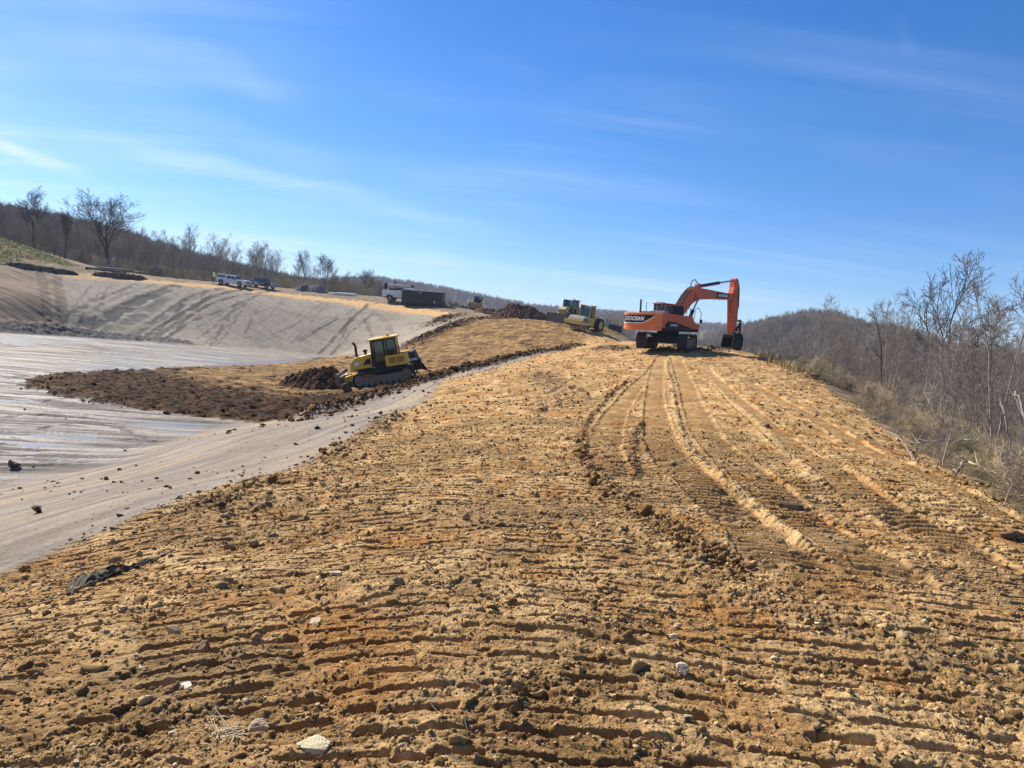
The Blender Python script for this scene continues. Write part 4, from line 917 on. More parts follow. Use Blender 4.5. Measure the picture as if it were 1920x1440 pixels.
# ------------------------------------------------------------ excavator
def excavator():
    root = empty('excavator', (0, 0, 0)); tag(root, 'large orange and black excavator on tracks with its arm reaching down at the embankment edge', 'excavator')
    X, Y_ = 10.45, 52.0
    place(root, X, Y_, 21, .14, 4.0, 3.0, .5); bpy.context.view_layer.update()
    for y in (-1.38, 1.38): track_unit(root, 4.9, 1.0, .62, y, sprm=MUDDY, pitch=.21)
    c = MB(); c.box(-1.1, 1.1, -.8, .8, .45, .95); c.box(-1.5, -.9, -1.1, 1.1, .4, .75); c.box(.9, 1.5, -1.1, 1.1, .4, .75); c.bar((0, 0, .9), (0, 0, 1.22), .75, k=24); c.build('carbody', BLACK, root)
    up = empty('upperstructure', (0, 0, 0)); up.parent = root; up.rotation_euler = (0, 0, R(21-48.5))
    # machine house, right side toward the camera
    d = MB(); d.box(-2.7, 1.5, -1.42, 1.42, 1.2, 1.42); deck = d.build('deck', BLACK, root, .02)
    h = MB(); h.prism([(-2.72, 1.40), (.75, 1.40), (.75, 2.26), (-2.72, 2.36)], -1.48, -.50); h.prism([(.75, 1.40), (1.55, 1.40), (1.55, 1.74), (1.15, 1.78), (.85, 2.0), (.75, 2.2)], -1.47, -.62)
    h.box(-2.72, -.3, -.5, 1.45, 1.41, 2.30); house = h.build('engine_housing', ORANGE, root, .03)
    st = MB(); st.prism([(-2.3, 1.42), (.5, 1.42), (.5, 1.48), (-1.1, 1.80), (-2.0, 1.86), (-2.3, 1.62)], -1.488, -1.478); st.build('side_stripe', BLACK, house)
    text_mesh('lettering', 'DX350LC', .20, WLET, house, face_right(-1.35, -1.492, 1.60), bold=.004, shear=.25)
    for xx in (-1.6, -.2): s = MB(); s.box(xx-.006, xx+.006, -1.484, -1.479, 1.5, 2.2); s.build('door_seam', BLACK, house)
    s = MB(); s.box(-2.35, -1.9, -1.40, -.2, 2.33, 2.52); s.box(-1.8, -.6, -.45, 1.2, 2.29, 2.50); s.build('hood_cover', GREY, house, .02)
    s = MB(); s.box(-.85, .35, -.95, -.1, 2.27, 2.95); s.build('filter_box', BLACK, house, .03)
    # counterweight: rounded back, black panel with the name
    def cwx(y_): return -2.72-.80*(1-min(abs(y_)/1.52, 1)**4.5)**.8
    prof = []
    for i in range(15):
        t = -1+2*i/14; prof.append((cwx(t*1.52), t*1.52))
    prof = [(-2.68, -1.52)]+prof+[(-2.68, 1.52)]
    cw = MB(); cw.prism(prof, 1.20, 2.34, 'z'); cwt = cw.build('counterweight', CWT, root, .07)
    def band(lo, hi, off, ys):
        q = MB(); V = []
        for y_ in ys:
            for z_, dx_ in ((lo(y_), -off), (hi(y_), -off), (hi(y_), .02), (lo(y_), .02)): V.append((cwx(y_)+dx_, y_, z_))
        k = len(ys); return q.add(V, [(i*4+j, i*4+(j+1) % 4, i*4+4+(j+1) % 4, i*4+4+j) for i in range(k-1) for j in range(4)]+[(0, 1, 2, 3), (k*4-1, k*4-2, k*4-3, k*4-4)])
    lo_ = lambda y_: float(np.interp(y_, [-1.3, -1.12, -.62, 1.05, 1.25], [2.16, 1.98, 1.70, 1.66, 1.85])); hi_ = lambda y_: float(np.interp(y_, [-1.3, 1.25], [2.20, 2.16]))
    ys = list(np.linspace(-1.3, 1.25, 22)); band(lo_, hi_, .02, ys).build('badge_panel', BLACK, cwt); band(lambda y_: lo_(y_)-.055, lambda y_: lo_(y_)-.003, .024, ys).build('panel_edge', WLET, cwt)
    text_mesh('lettering', 'DOOSAN', .37, WLET, cwt, face_back(-3.56, .12, 1.93), bold=.010, shear=.3, sx=1.0)
    # cab on the left side
    cb = MB(); cb.prism([(.05, 1.42), (1.95, 1.42), (2.0, 2.2), (1.72, 3.08), (.08, 3.08)], .52, 1.46); cab = cb.build('cab', BLACK, root, .04)
    g = MB(); g.box(.03, .045, .62, 1.36, 2.25, 2.95); g.prism([(.2, 2.2), (1.85, 2.2), (1.62, 2.98), (.2, 2.98)], .505, .517); g.prism([(.2, 2.2), (1.85, 2.2), (1.62, 2.98), (.2, 2.98)], 1.463, 1.475); g.build('window', GLASS, cab)
    r_ = MB(); r_.box(.0, 1.75, .50, 1.48, 3.07, 3.14); r_.build('roof', ORANGE, cab, .02)
    b = MB(); b.bar((-.6, .2, 2.9), (-.6, .2, 3.08), .07); b.build('warning_light', RED, root)
    e = MB(); e.bar((-2.5, .5, 2.3), (-2.5, .5, 3.25), .06, k=10); e.build('exhaust_pipe', BLACK, root)
    rl = MB()
    for pts in ([(-1.9, -.4, 2.3), (-1.9, -.4, 3.1), (-1.0, -.4, 3.1), (-1.0, -.4, 2.3)], [(-1.9, .5, 2.3), (-1.9, .5, 3.1), (-1.9, -.4, 3.1)], [(.1, -1.38, 2.2), (.1, -1.38, 2.8), (.5, -1.38, 2.8), (.5, -1.38, 2.2)]): rl.pipe(pts, .025)
    rl.build('handrail', GREY, root)
    rl = MB(); rl.pipe([(1.55, -1.4, 1.4), (1.75, -1.42, 2.5), (1.4, -1.40, 2.9), (1.1, -1.38, 2.8), (.95, -1.38, 2.0)], .025); rl.build('handrail', GREY, root)
    mi = MB(); mi.box(1.63, 1.70, -1.58, -1.38, 1.85, 2.1); mi.build('mirror', BLACK, root, .02)
    # boom, stick and bucket in the vertical plane y = 0
    bm_ = MB()
    bm_.beam([(.2, 1.5, 2.1), (.7, 1.85, 2.75), (1.5, 2.55, 3.7), (2.1, 3.15, 4.2), (2.5, 3.38, 4.36), (3.1, 3.55, 4.38), (4.8, 3.68, 4.30), (6.4, 3.72, 4.22), (7.3, 3.82, 4.25), (7.68, 4.0, 4.22)], -.30, .30)
    boom = bm_.build('boom', ORANGE, root, .03)
    for y in (-.305, .305):
        p = MB(); p.prism([(5.05, 3.80), (6.65, 3.84), (6.70, 4.14), (5.10, 4.19)], y-.004, y+.004); p.build('badge_panel', BLACK, boom)
    text_mesh('lettering', 'DOOSAN', .26, WLET, boom, face_right(5.88, -.315, 3.99, 0), bold=.01, shear=.3, sx=1.1)
    p = MB(); p.bar((4.2, -.306, 4.02), (4.2, -.312, 4.02), .16, k=16); p.build('round_decal', NAVY, boom)
    br = MB(); br.prism([(2.3, 3.5), (2.9, 3.45), (3.0, 3.9), (2.5, 3.95)], -.36, .36); br.bar((2.65, -.5, 3.6), (2.65, .5, 3.6), .09); br.box(2.9, 3.4, -.12, .12, 4.36, 4.62); br.bar((7.45, -.42, 4.1), (7.45, .42, 4.1), .16, k=12); br.build('bracket', ORANGE, boom)
    for y in (-.45, .45):
        cy_ = MB(); cy_.bar((1.35, y, 1.5), (2.1, y, 2.75), .13, k=12); rod = cy_.build('boom_cylinder', CYL, root); q = MB(); q.bar((2.05, y, 2.67), (2.65, y, 3.6), .06); q.build('rod', RODM, rod)
    a = MB(); a.bar((3.2, 0, 4.5), (5.7, 0, 4.92), .125, k=12); arm = a.build('arm_cylinder', CYL, root); q = MB(); q.bar((5.7, 0, 4.92), (7.60, 0, 5.24), .06); q.build('rod', RODM, arm)
    sk = MB(); sk.prism([(7.28, 3.75), (7.25, 4.15), (7.45, 4.75), (7.52, 5.34), (7.72, 5.42), (7.98, 5.2), (8.15, 4.7), (8.22, 4.1), (8.18, 3.4), (7.98, 1.3), (7.82, 1.05), (7.58, 1.08), (7.52, 1.5), (7.36, 3.1)], -.24, .24); stick = sk.build('stick', ORANGE, root, .03)
    a = MB(); a.bar((8.27, 0, 4.6), (8.34, 0, 3.2), .11, k=12); a2 = a.build('bucket_cylinder', CYL, root); q = MB(); q.bar((8.34, 0, 3.2), (8.45, 0, 2.2), .055); q.build('rod', RODM, a2)
    ln = MB()
    for y in (-.28, .28): ln.prism([(8.40, 2.35), (8.62, 2.25), (8.55, 1.15), (8.35, 1.1)], y-.03, y+.03); ln.prism([(7.9, 1.6), (8.5, 2.3), (8.62, 2.12), (8.0, 1.4)], y-.035, y+.035)
    ln.bar((8.5, -.3, 2.22), (8.5, .3, 2.22), .07); ln.build('bucket_link', BLACK, root)
    bk = MB(); bk.prism([(7.45, 1.15), (7.75, 1.3), (8.5, 1.25), (8.75, .9), (8.7, .35), (8.35, -.15), (7.75, -.45), (7.1, -.52), (7.62, -.30), (8.1, .0), (8.42, .40), (8.45, .8), (8.2, .95), (7.5, .9)], -.48, .48)
    for y in (-.48, .46): bk.prism([(7.45, 1.15), (8.5, 1.25), (8.75, .9), (8.7, .35), (8.35, -.15), (7.75, -.45), (7.1, -.52), (7.2, .3)], y, y+.04)
    bucket = bk.build('bucket', BLACK, root)
    for i in range(5):
        t = MB(); y = -.40+i*.20; t.prism([(7.25, -.36), (7.25, -.56), (6.85, -.62)], y-.06, y+.06); t.build('tooth', STEEL, bucket)
    hs = MB(); hs.pipe([(2.5, .1, 4.35), (2.4, .1, 4.65), (2.6, .1, 4.9), (2.9, .1, 4.95), (3.2, .1, 4.7), (3.7, .1, 4.66)], .035)
    hs.pipe([(7.3, -.2, 3.8), (7.0, -.25, 3.5), (6.95, -.25, 3.1), (7.15, -.25, 2.8), (7.4, -.2, 2.8)], .03)
    for i in range(3): hs.pipe([(.8, -.2+.2*i, 2.93), (1.5, -.2+.2*i, 3.75), (2.1, -.2+.2*i, 4.26), (2.5, -.2+.2*i, 4.43)], .035)
    hs.pipe([(8.05, -.26, 4.8), (7.9, -.28, 4.2), (8.1, -.28, 3.5), (8.3, -.15, 3.2)], .03); hs.build('hydraulic_hose', BLACK, root)
    # everything above the turntable turns together
    bpy.context.view_layer.update()
    for o in list(root.children):
        if o.name.split('.')[0] in ('track', 'carbody', 'upperstructure'): continue
        o.matrix_parent_inverse = Matrix.Identity(4); o.matrix_local = Matrix.Rotation(R(21-48.5), 4, 'Z') @ o.matrix_local
    bpy.data.objects.remove(up)
excavator()

# ------------------------------------------------------------ bulldozer on the fill
def cab_box(root, x0, x1, w, z0, z1, slope=.15, m=BLACK, roofm=YELLOW, over=.12, glass=GLASS):
    cb = MB(); t = .07
    prof = [(x0, z0), (x1, z0), (x1-slope, z1), (x0+.05, z1)]
    for y in (-w/2, w/2-t):                                           # side frames with a door post
        cb.prism([(x0, z0), (x0+t*1.3, z0), (x0+.05+t*1.3, z1), (x0+.05, z1)], y, y+t); cb.prism([(x1-t, z0), (x1, z0), (x1-slope, z1), (x1-slope-t, z1)], y, y+t)
        xm = (x0+x1)/2-.05; cb.box(xm-t*.8, xm+t*.8, y, y+t, z0, z1); cb.box(x0, x1, y, y+t, z0, z0+t*2.6); cb.box(x0, x1-slope, y, y+t, z1-t*1.6, z1)
    cb.box(x0, x0+t, -w/2, w/2, z0, z0+.35); cb.box(x1-t, x1, -w/2, w/2, z0, z0+.2); cb.box(x0+.3, x0+.8, -.28, .28, z0, z0+.95)
    cab = cb.build('cab', m, root)
    g = MB()
    for y in (-w/2+.02, w/2-.035): g.prism([(x0+.04, z0+.1), (x1-.04, z0+.1), (x1-slope-.03, z1-.05), (x0+.07, z1-.05)], y, y+.015)
    g.build('side_window', glass, cab)
    g = MB(); g.prism([(x1-.045, z0+.1), (x1-.03, z0+.1), (x1-slope-.03, z1-.05), (x1-slope-.045, z1-.05)], -w/2+.08, w/2-.08); g.box(x0+.05, x0+.065, -w/2+.08, w/2-.08, z0+.3, z1-.05); g.build('windscreen', glass, cab)
    r_ = MB(); r_.prism([(x0-over, z1), (x1-slope+over*1.4, z1), (x1-slope+over, z1+.09), (x0-over*.6, z1+.11)], -w/2-.05, w/2+.05); r_.build('roof', roofm, cab, .03)
    return cab
CABGL = bpy.data.materials.new('see_through_glass'); CABGL.use_nodes = True
def _gl():
    t = CABGL.node_tree; t.nodes.clear(); L = t.links.new; o = N(t, 'ShaderNodeOutputMaterial'); mx = N(t, 'ShaderNodeMixShader'); tr = N(t, 'ShaderNodeBsdfTransparent'); gl = N(t, 'ShaderNodeBsdfGlossy')
    tr.inputs[0].default_value = (.45, .55, .58, 1); gl.inputs['Roughness'].default_value = .05; fr = N(t, 'ShaderNodeFresnel'); fr.inputs[0].default_value = 1.6
    L(fr.outputs[0], mx.inputs[0]); L(tr.outputs[0], mx.inputs[1]); L(gl.outputs[0], mx.inputs[2]); L(mx.outputs[0], o.inputs[0])
_gl()
def bulldozer(label, x, y, az, scale=1.0, body=YELLOW, name='bulldozer', letters='D61PXi', bladem=MUDDY, roofm=YELLOW, flat=0.0, bw=3.3):
    root = empty(name, (0, 0, 0)); tag(root, label, 'bulldozer'); place(root, x, y, az, .0, 3.4, 2.2, flat); root.scale = (scale,)*3
    for yy in (-1.05, 1.05): track_unit(root, 4.1, .98, .70, yy, sprm=MUDDY, pitch=.2)
    f = MB(); f.box(-1.5, 1.7, -.62, .62, .45, 1.15); f.build('main_frame', BLACK, root)
    h = MB(); h.prism([(.55, 1.02), (2.05, 1.02), (2.22, 1.20), (2.12, 1.72), (1.75, 1.98), (.55, 2.12)], -.56, .56); hood = h.build('hood', body, root, .06)
    for yy in (-.568, .568): p = MB(); p.prism([(.75, 1.42), (1.30, 1.42), (1.05, 1.78), (.75, 1.82)], yy-.004, yy+.004); p.build('side_grille', BLACK, hood); p = MB(); p.box(.8, 1.9, yy-.004, yy+.004, 1.12, 1.20); p.build('side_slot', BLACK, hood)
    p = MB(); p.box(1.55, 1.85, .566, .574, 1.45, 1.68); p.build('decal', WLET, hood)
    e = MB(); e.pipe([(1.65, .25, 1.9), (1.65, .25, 2.35), (1.62, .25, 2.75), (1.75, .25, 3.0)], .085, 10); e.build('exhaust_pipe', BLACK, root)
    e = MB(); e.bar((1.1, -.1, 2.05), (1.1, -.1, 2.25), .09, k=10); e.bar((1.1, -.1, 2.25), (1.1, -.1, 2.40), .16, .14, 12); e.build('air_cleaner', BLACK, root)
    cab_box(root, -1.15, .68, 1.5, 1.22, 2.96, .12, roofm=roofm, glass=CABGL, over=.18)
    b = MB(); b.bar((-.6, .2, 3.06), (-.6, .2, 3.24), .10, k=10); b.box(-.75, -.3, -.1, .5, 3.05, 3.09); b.build('beacon', AMBER, root)
    k = MB()
    for yy, s in ((.86, 1), (-.86, -1)): k.box(-1.85, -.28, min(yy-.18*s, yy+.12*s), max(yy-.18*s, yy+.12*s), 1.10, 1.82)
    k.build('side_tank', body, root, .04)
    g = MB()
    for s in (1, -1):
        for xx in (-1.30, -.75): g.box(xx-.24, xx+.24, s*.985-.006, s*.985+.006, 1.30, 1.68)
    g.build('tank_grille', mat('dark_yellow_mesh', (.30, .17, .02), .6), root)
    t = MB(); t.prism([(-2.35, 1.18), (-1.85, 1.12), (-1.85, 1.88), (-2.15, 1.84)], -.98, .98); rear = t.build('rear_tank', BLACK, root, .03)
    l = MB()
    for i in range(4): l.box(-2.12, -1.87, -.99, .99, 1.60+i*.07, 1.62+i*.07)
    l.build('louvre', mat('dark_grey_louvre', (.07, .07, .075), .7), rear)
    if letters: text_mesh('lettering', letters, .20, WLET, rear, face_left(-2.05, .99, 1.32), bold=.006); 
    r_ = MB(); r_.box(-2.5, -2.0, -.5, .5, .55, 1.2); r_.prism([(-2.9, .3), (-2.45, .5), (-2.45, .9), (-2.6, .9)], -.1, .1); r_.build('ripper', BLACK, root, .02)
    a = MB()
    for yy in (-.66, .66): a.prism([(.6, .45), (2.5, .50), (2.75, .62), (2.75, .80), (2.2, .92), (.6, .72)], yy-.09, yy+.09)
    a.prism([(1.9, .5), (2.7, .5), (2.7, .78), (1.9, .85)], -.66, .66); a.box(2.3, 2.65, -.5, .5, .75, 1.0); a.build('push_frame', body, root, .03)
    for yy in (-.38, .38): c = MB(); c.bar((2.0, yy, 1.35), (2.75, yy, .75), .06); c.build('lift_cylinder', RODM, root)
    bl = MB(); pr = [(2.78+.16*((i/8-.5)*2)**2, 0.02+1.15*i/8) for i in range(9)]; bl.prism([(p_[0]+.07, p_[1]) for p_ in pr]+[(p_[0], p_[1]) for p_ in pr[::-1]], -bw/2, bw/2)
    bl.box(2.66, 2.80, -bw/2*.9, bw/2*.9, .25, .42); bl.box(2.66, 2.80, -bw/2*.9, bw/2*.9, .80, .98)
    for yy in (-bw/2, bw/2-.04): bl.prism([(2.72, .0), (3.05, .0), (3.05, 1.18), (2.78, 1.18)], yy, yy+.04)
    bl.build('blade', bladem, root)
    bpy.context.view_layer.update(); return root
bulldozer('yellow bulldozer pushing a heap of dark soil across the brown fill', -8.35, 50.0, -92, .99)
bulldozer('bulldozer with black cab and wide grey blade parked behind the padfoot roller', *at(1066, 604, 96)[:2], 212, .98, mat('dark_yellow_body', (.34, .24, .07), .6, dirt=.3), letters=None, bladem=mat('brown_steel', (.13, .105, .09), .7, dirt=.3), roofm=WHITE, flat=.4)

# ------------------------------------------------------------ padfoot roller
def wheel(root, x, y, z, r, w, name='wheel', rimm=GREY, lugs=0, tm=RUB):
    t = MB(); s = 1 if y > 0 else -1; n = 28; V = []; prof = [(-.5, .62), (-.5, .9), (-.38, 1.0), (.38, 1.0), (.5, .9), (.5, .62)]
    for i in range(n):
        a = 2*math.pi*i/n
        for (yy, rr) in prof: V.append((x+r*rr*math.cos(a), y+yy*w, z+r*rr*math.sin(a)))
    m_ = len(prof); t.add(V, [(i*m_+j, i*m_+(j+1) % m_, ((i+1) % n)*m_+(j+1) % m_, ((i+1) % n)*m_+j) for i in range(n) for j in range(m_)])
    for i in range(lugs):
        a = 2*math.pi*i/lugs; q = Matrix.Rotation(-a, 3, 'Y'); 
        t.box(x-.045, x+.045, y-w*.5, y+w*.5, z+r*.97, z+r*1.05, rot=Matrix.Rotation(a, 3, 'Y'), piv=(x, y, z))
    ty = t.build(name, tm, root)
    d = MB(); d.bar((x, y-w*.42, z), (x, y+w*.42, z), r*.62, k=20); d.bar((x, y-w*.5, z), (x, y+w*.5, z), r*.2, k=12)
    for i in range(6): a = i*math.pi/3; d.bar((x+r*.35*math.cos(a), y-w*.46, z+r*.35*math.sin(a)), (x+r*.35*math.cos(a), y+w*.46, z+r*.35*math.sin(a)), r*.07, k=6)
    d.build('rim', rimm, ty); return ty
def roller():
    root = empty('padfoot_roller', (0, 0, 0)); tag(root, 'pale yellow padfoot roller with studded drum parked on the crest beyond the excavator', 'roller'); x, y, _ = at(1098, 618, 84); place(root, x, y, 217, .0, 3.0, 2.0, .3); root.scale = (.93,)*3
    pd = MB(); d = MB(); cx = 1.9; r = .72; d.bar((cx, -1.05, .8), (cx, 1.05, .8), r, k=28)
    for i in range(18):
        for j in range(7):
            a = 2*math.pi*(i+.5*(j % 2))/18; yy = -.9+j*.3; q = Matrix.Rotation(a, 3, 'Y'); pd.box(cx-.07, cx+.07, yy-.075, yy+.075, .8+r-.02, .8+r+.13, rot=q, piv=(cx, yy, .8))
    pd.build('drum_pads', mat('pale_worn_steel', (.55, .50, .42), .6, dirt=.2), root)
    d.build('drum', mat('rusty_drum', (.30, .17, .09), .6, .3, dirt=.35), root)
    f = MB(); f.box(2.95, 3.15, -1.22, 1.22, .62, 1.12); f.box(.5, .75, -1.22, 1.22, .62, 1.25)
    for yy in (-1.22, 1.10): f.box(.5, 3.15, yy, yy+.12, .62, 1.0)
    f.build('drum_frame', TANY, root, .02); s = MB(); s.box(3.1, 3.2, -1.0, 1.0, .45, .6); s.build('scraper', BLACK, root)
    b = MB(); b.box(-.2, .6, -.4, .4, .55, 1.15); b.build('joint', BLACK, root)
    h = MB(); h.prism([(-2.35, .85), (-.1, .85), (-.1, 1.75), (-.55, 1.95), (-1.5, 1.72), (-2.35, 1.25)], -.75, .75); hood = h.build('engine_hood', TANY, root, .05)
    g = MB(); g.box(-1.4, -.7, .752, .76, 1.15, 1.55); g.box(-2.2, -1.6, .752, .76, 1.0, 1.2); g.build('grille', BLACK, hood)
    p = MB(); p.box(-.15, 1.0, -.85, .85, 1.0, 1.3); p.build('platform', TANY, root, .02)
    cab_box(root, -.35, .85, 1.55, 1.3, 2.92, .1, m=TANY, roofm=TANY, glass=CABGL, over=.1)
    for yy in (-.95, .95): wheel(root, -1.35, yy, .78, .78, .58, rimm=TANY, lugs=22)
    c = MB(); c.box(-2.75, -2.3, -.6, .6, .75, 1.05); c.build('rear_bumper', BLACK, root)
roller()

# ------------------------------------------------------------ compact tracked loader, far bench
def loader():
    root = empty('compact_loader', (0, 0, 0)); tag(root, 'small tracked loader with black cab and tan bucket, left of the brown soil pile', 'loader'); x, y, _ = at(893, 582, 126); place(root, x, y, 190, .0, 2, 1.5, .4)
    for yy in (-.78, .78): track_unit(root, 2.6, .7, .42, yy, sprm=MUDDY, pitch=.16)
    b = MB(); b.prism([(-1.5, .5), (1.1, .5), (1.1, 1.0), (.5, 1.25), (-1.5, 1.3)], -.6, .6); b.build('body', TANY, root, .04)
    cab_box(root, -.6, .75, 1.1, 1.2, 2.25, .1, roofm=BLACK, glass=CABGL, over=.06)
    a = MB()
    for yy in (-.82, .82): a.prism([(-1.3, 1.3), (-1.2, 1.65), (.9, 1.45), (1.5, .8), (1.3, .7), (.8, 1.25), (-1.1, 1.35)], yy-.07, yy+.07)
    a.build('lift_arm', TANY, root, .02)
    k = MB(); k.prism([(1.4, .25), (2.1, .2), (2.15, .26), (1.5, .35), (1.35, .7), (1.5, 1.25), (1.42, 1.28), (1.25, .75)], -1.1, 1.1)
    for yy in (-1.1, 1.06): k.prism([(1.35, .25), (2.1, .22), (1.55, 1.25), (1.3, .75)], yy, yy+.04)
    k.build('bucket', mat('tan_bucket', (.42, .26, .09), .6, dirt=.4), root)
    for yy in (-.5, .5): l = MB(); l.bar((.75, yy, 2.05), (.85, yy, 2.05), .09); l.build('headlight', WLET, root)
    # long dark slab lying beside it
    q = MB(); q.box(-1.6, 1.6, -.5, .5, .1, .28); q.box(-1.5, 1.5, -.35, .35, .0, .12); o = q.build('dark_slab', BLACK, None, .02); place(o, x-2.9, y+.5, 95, .08); tag(o, 'low dark slab lying left of the small tracked loader', 'steel plate')
loader()

# ------------------------------------------------------------ pickups, service truck, dumpster
def pickup(name, label, x, y, az, paint, cap):
    root = empty(name, (0, 0, 0)); tag(root, label, 'pickup truck', 'pickups parked on the bench'); place(root, x, y, az, .0, 3.4, 1.7, .6)
    low = [(-2.95, .55), (-2.95, 1.12), (2.55, 1.12), (2.95, 1.0), (3.0, .6), (2.9, .45), (2.45, .45), (2.42, .72), (2.22, .92), (1.92, .98), (1.62, .92), (1.42, .72), (1.38, .42), (-1.32, .42), (-1.36, .72), (-1.56, .92), (-1.86, .98), (-2.16, .92), (-2.36, .72), (-2.4, .5)]
    b = MB(); b.prism(low, -.98, .98); body = b.build('body', paint, root, .05)
    cbn = MB(); V = []; 
    prof = [(-.95, 1.10), (1.35, 1.12), (.62, 1.82), (-.72, 1.86)]
    lo_w, hi_w = .96, .76
    cbn.add([(prof[0][0], -lo_w, prof[0][1]), (prof[1][0], -lo_w, prof[1][1]), (prof[2][0], -hi_w, prof[2][1]), (prof[3][0], -hi_w, prof[3][1]), (prof[0][0], lo_w, prof[0][1]), (prof[1][0], lo_w, prof[1][1]), (prof[2][0], hi_w, prof[2][1]), (prof[3][0], hi_w, prof[3][1])], [(0, 1, 2, 3), (4, 7, 6, 5), (0, 4, 5, 1), (1, 5, 6, 2), (2, 6, 7, 3), (3, 7, 4, 0)])
    cabn = cbn.build('cab', paint, root, .05)
    def win(nm, quad, par):
        for s in (-1, 1):
            g = MB(); q = [(a, s*(lo_w-(c-1.1)/.74*(lo_w-hi_w)+.006), c) for a, c in quad]; q2 = [(a, w-s*.02, c) for a, w, c in q]; g.add(q+q2, [(0, 1, 2, 3), (7, 6, 5, 4), (0, 4, 5, 1), (1, 5, 6, 2), (2, 6, 7, 3), (3, 7, 4, 0)]); g.build(nm, GLASS, par)
    win('side_window', [(-.80, 1.22), (.10, 1.22), (.05, 1.68), (-.66, 1.72)], cabn); win('side_window', [(.18, 1.22), (1.08, 1.22), (.62, 1.66), (.14, 1.68)], cabn)
    g = MB(); g.add([(1.30, -.84, 1.20), (1.30, .84, 1.20), (.70, .70, 1.78), (.70, -.70, 1.78), (1.25, -.84, 1.17), (1.25, .84, 1.17), (.65, .70, 1.75), (.65, -.70, 1.75)], [(0, 1, 2, 3), (7, 6, 5, 4), (0, 4, 5, 1), (1, 5, 6, 2), (2, 6, 7, 3), (3, 7, 4, 0)]); g.build('windscreen', GLASS, cabn)
    hd = MB(); hd.prism([(1.25, 1.08), (2.80, 1.06), (2.86, 1.14), (2.6, 1.22), (1.3, 1.25)], -.90, .90); hd.build('bonnet', paint, root, .05)
    if cap:
        c = MB(); c.prism([(-2.98, 1.10), (-.97, 1.10), (-.78, 1.84), (-2.72, 1.84)], -.88, .88); cp = c.build('bed_cap', paint, root, .06)
        for s in (-1, 1): g = MB(); g.prism([(-2.72, 1.36), (-1.12, 1.36), (-1.02, 1.68), (-2.60, 1.68)], s*.885-.006, s*.885+.006); g.build('cap_window', GLASS, cp)
    else:
        c = MB(); c.prism([(-2.95, 1.10), (-1.0, 1.10), (-1.0, 1.18), (-2.95, 1.18)], -.93, .93); c.build('bed_cover', BLACK, root, .02)
    for xx, yy in ((-1.86, .82), (-1.86, -.82), (1.92, .82), (1.92, -.82)): wheel(root, xx, yy, .41, .41, .28, rimm=GREY)
    gr = MB(); gr.box(2.92, 3.03, -.55, .55, .72, 1.05); gr.build('grille', CHROME, root, .02)
    for s in (-1, 1): h = MB(); h.box(2.85, 3.0, s*.78-.16, s*.78+.16, .80, 1.04); h.build('headlight', WLET, root, .03)
    bp = MB(); bp.box(2.85, 3.12, -.95, .95, .40, .62); bp.box(-3.1, -2.9, -.95, .95, .45, .65); bp.build('bumper', CHROME, root, .04)
    for s in (-1, 1): m_ = MB(); m_.box(1.0, 1.15, s*1.06-.10, s*1.06+.10, 1.15, 1.36); m_.build('wing_mirror', BLACK, root, .02)
    return root
x, y, _ = at(437, 536, 131); pickup('pickup_truck', 'white crew-cab pickup with a white bed cap parked on the bench', x, y, 106, WHITE, True)
x, y, _ = at(489, 541, 134); p2 = pickup('pickup_truck', 'dark blue pickup parked in front of the white capped pickup', x, y, 112, NAVY, False)
d_ = MB(); d_.bar((-.35, -.995, .80), (-.35, -1.0, .80), .16, k=14); d_.build('door_emblem', WLET, p2)

def service_truck():
    root = empty('service_truck', (0, 0, 0)); x, y, _ = at(757, 570, 126); tag(root, 'white mechanics service truck with a stowed crane, half hidden behind the green dumpster', 'service truck'); place(root, x, y, 100, .0, 3, 2, .6)
    c = MB(); c.box(-3.4, 3.2, -.5, .5, .55, .8); c.build('chassis', BLACK, root)
    b = MB(); b.prism([(-3.5, .75), (-2.75, .75), (-2.65, 1.05), (-2.35, 1.2), (-1.95, 1.2), (-1.65, 1.05), (-1.55, .7), (.2, .7), (.2, 1.95), (-.9, 1.95), (-.9, 1.85), (-3.5, 1.85)], -1.15, 1.15); body = b.build('utility_body', WHITE, root, .03)
    for xx in (-3.0, -1.25, -.35): s = MB(); s.box(xx-.01, xx+.01, -1.158, -1.15, .85, 1.8); s.build('locker_door', GREY, body)
    cb = MB(); cb.prism([(.4, .7), (3.4, .7), (3.4, 1.35), (2.1, 1.5), (1.6, 2.3), (.4, 2.35)], -1.0, 1.0); cabn = cb.build('cab', WHITE, root, .06)
    g = MB()
    for yy in (-1.006, 1.0): g.prism([(.7, 1.5), (1.85, 1.5), (1.45, 2.15), (.7, 2.15)], yy, yy+.006)
    g.build('side_window', GLASS, cabn)
    for xx in (-2.15, 2.5):
        for yy in (-.95, .95): wheel(root, xx, yy, .5, .5, .3, rimm=GREY)
    k = MB(); k.bar((-3.05, -.6, 1.85), (-3.05, -.6, 2.75), .16, k=10); k.box(-3.3, -2.85, -.85, -.3, 2.2, 3.0); k.build('crane_mast', BLACK, root, .02)
    k = MB(); k.box(-3.05, 1.35, -.72, -.48, 2.68, 2.92); bm_ = k.build('crane_boom', WHITE, root, .02); k = MB(); k.prism([(1.35, 2.6), (1.95, 2.55), (1.6, 2.95), (1.35, 2.95)], -.7, -.5); k.build('boom_tip', BLACK, bm_)
    k = MB(); k.box(-2.5, -1.2, -.5, .6, 1.86, 2.15); k.box(-1.0, -.6, -.5, .3, 1.95, 2.35); k.bar((-.2, -.7, 1.95), (-.2, -.7, 2.7), .05); k.bar((-1.6, .3, 2.1), (-.9, .3, 2.1), .25, k=12); k.build('deck_equipment', BLACK, root)
service_truck()
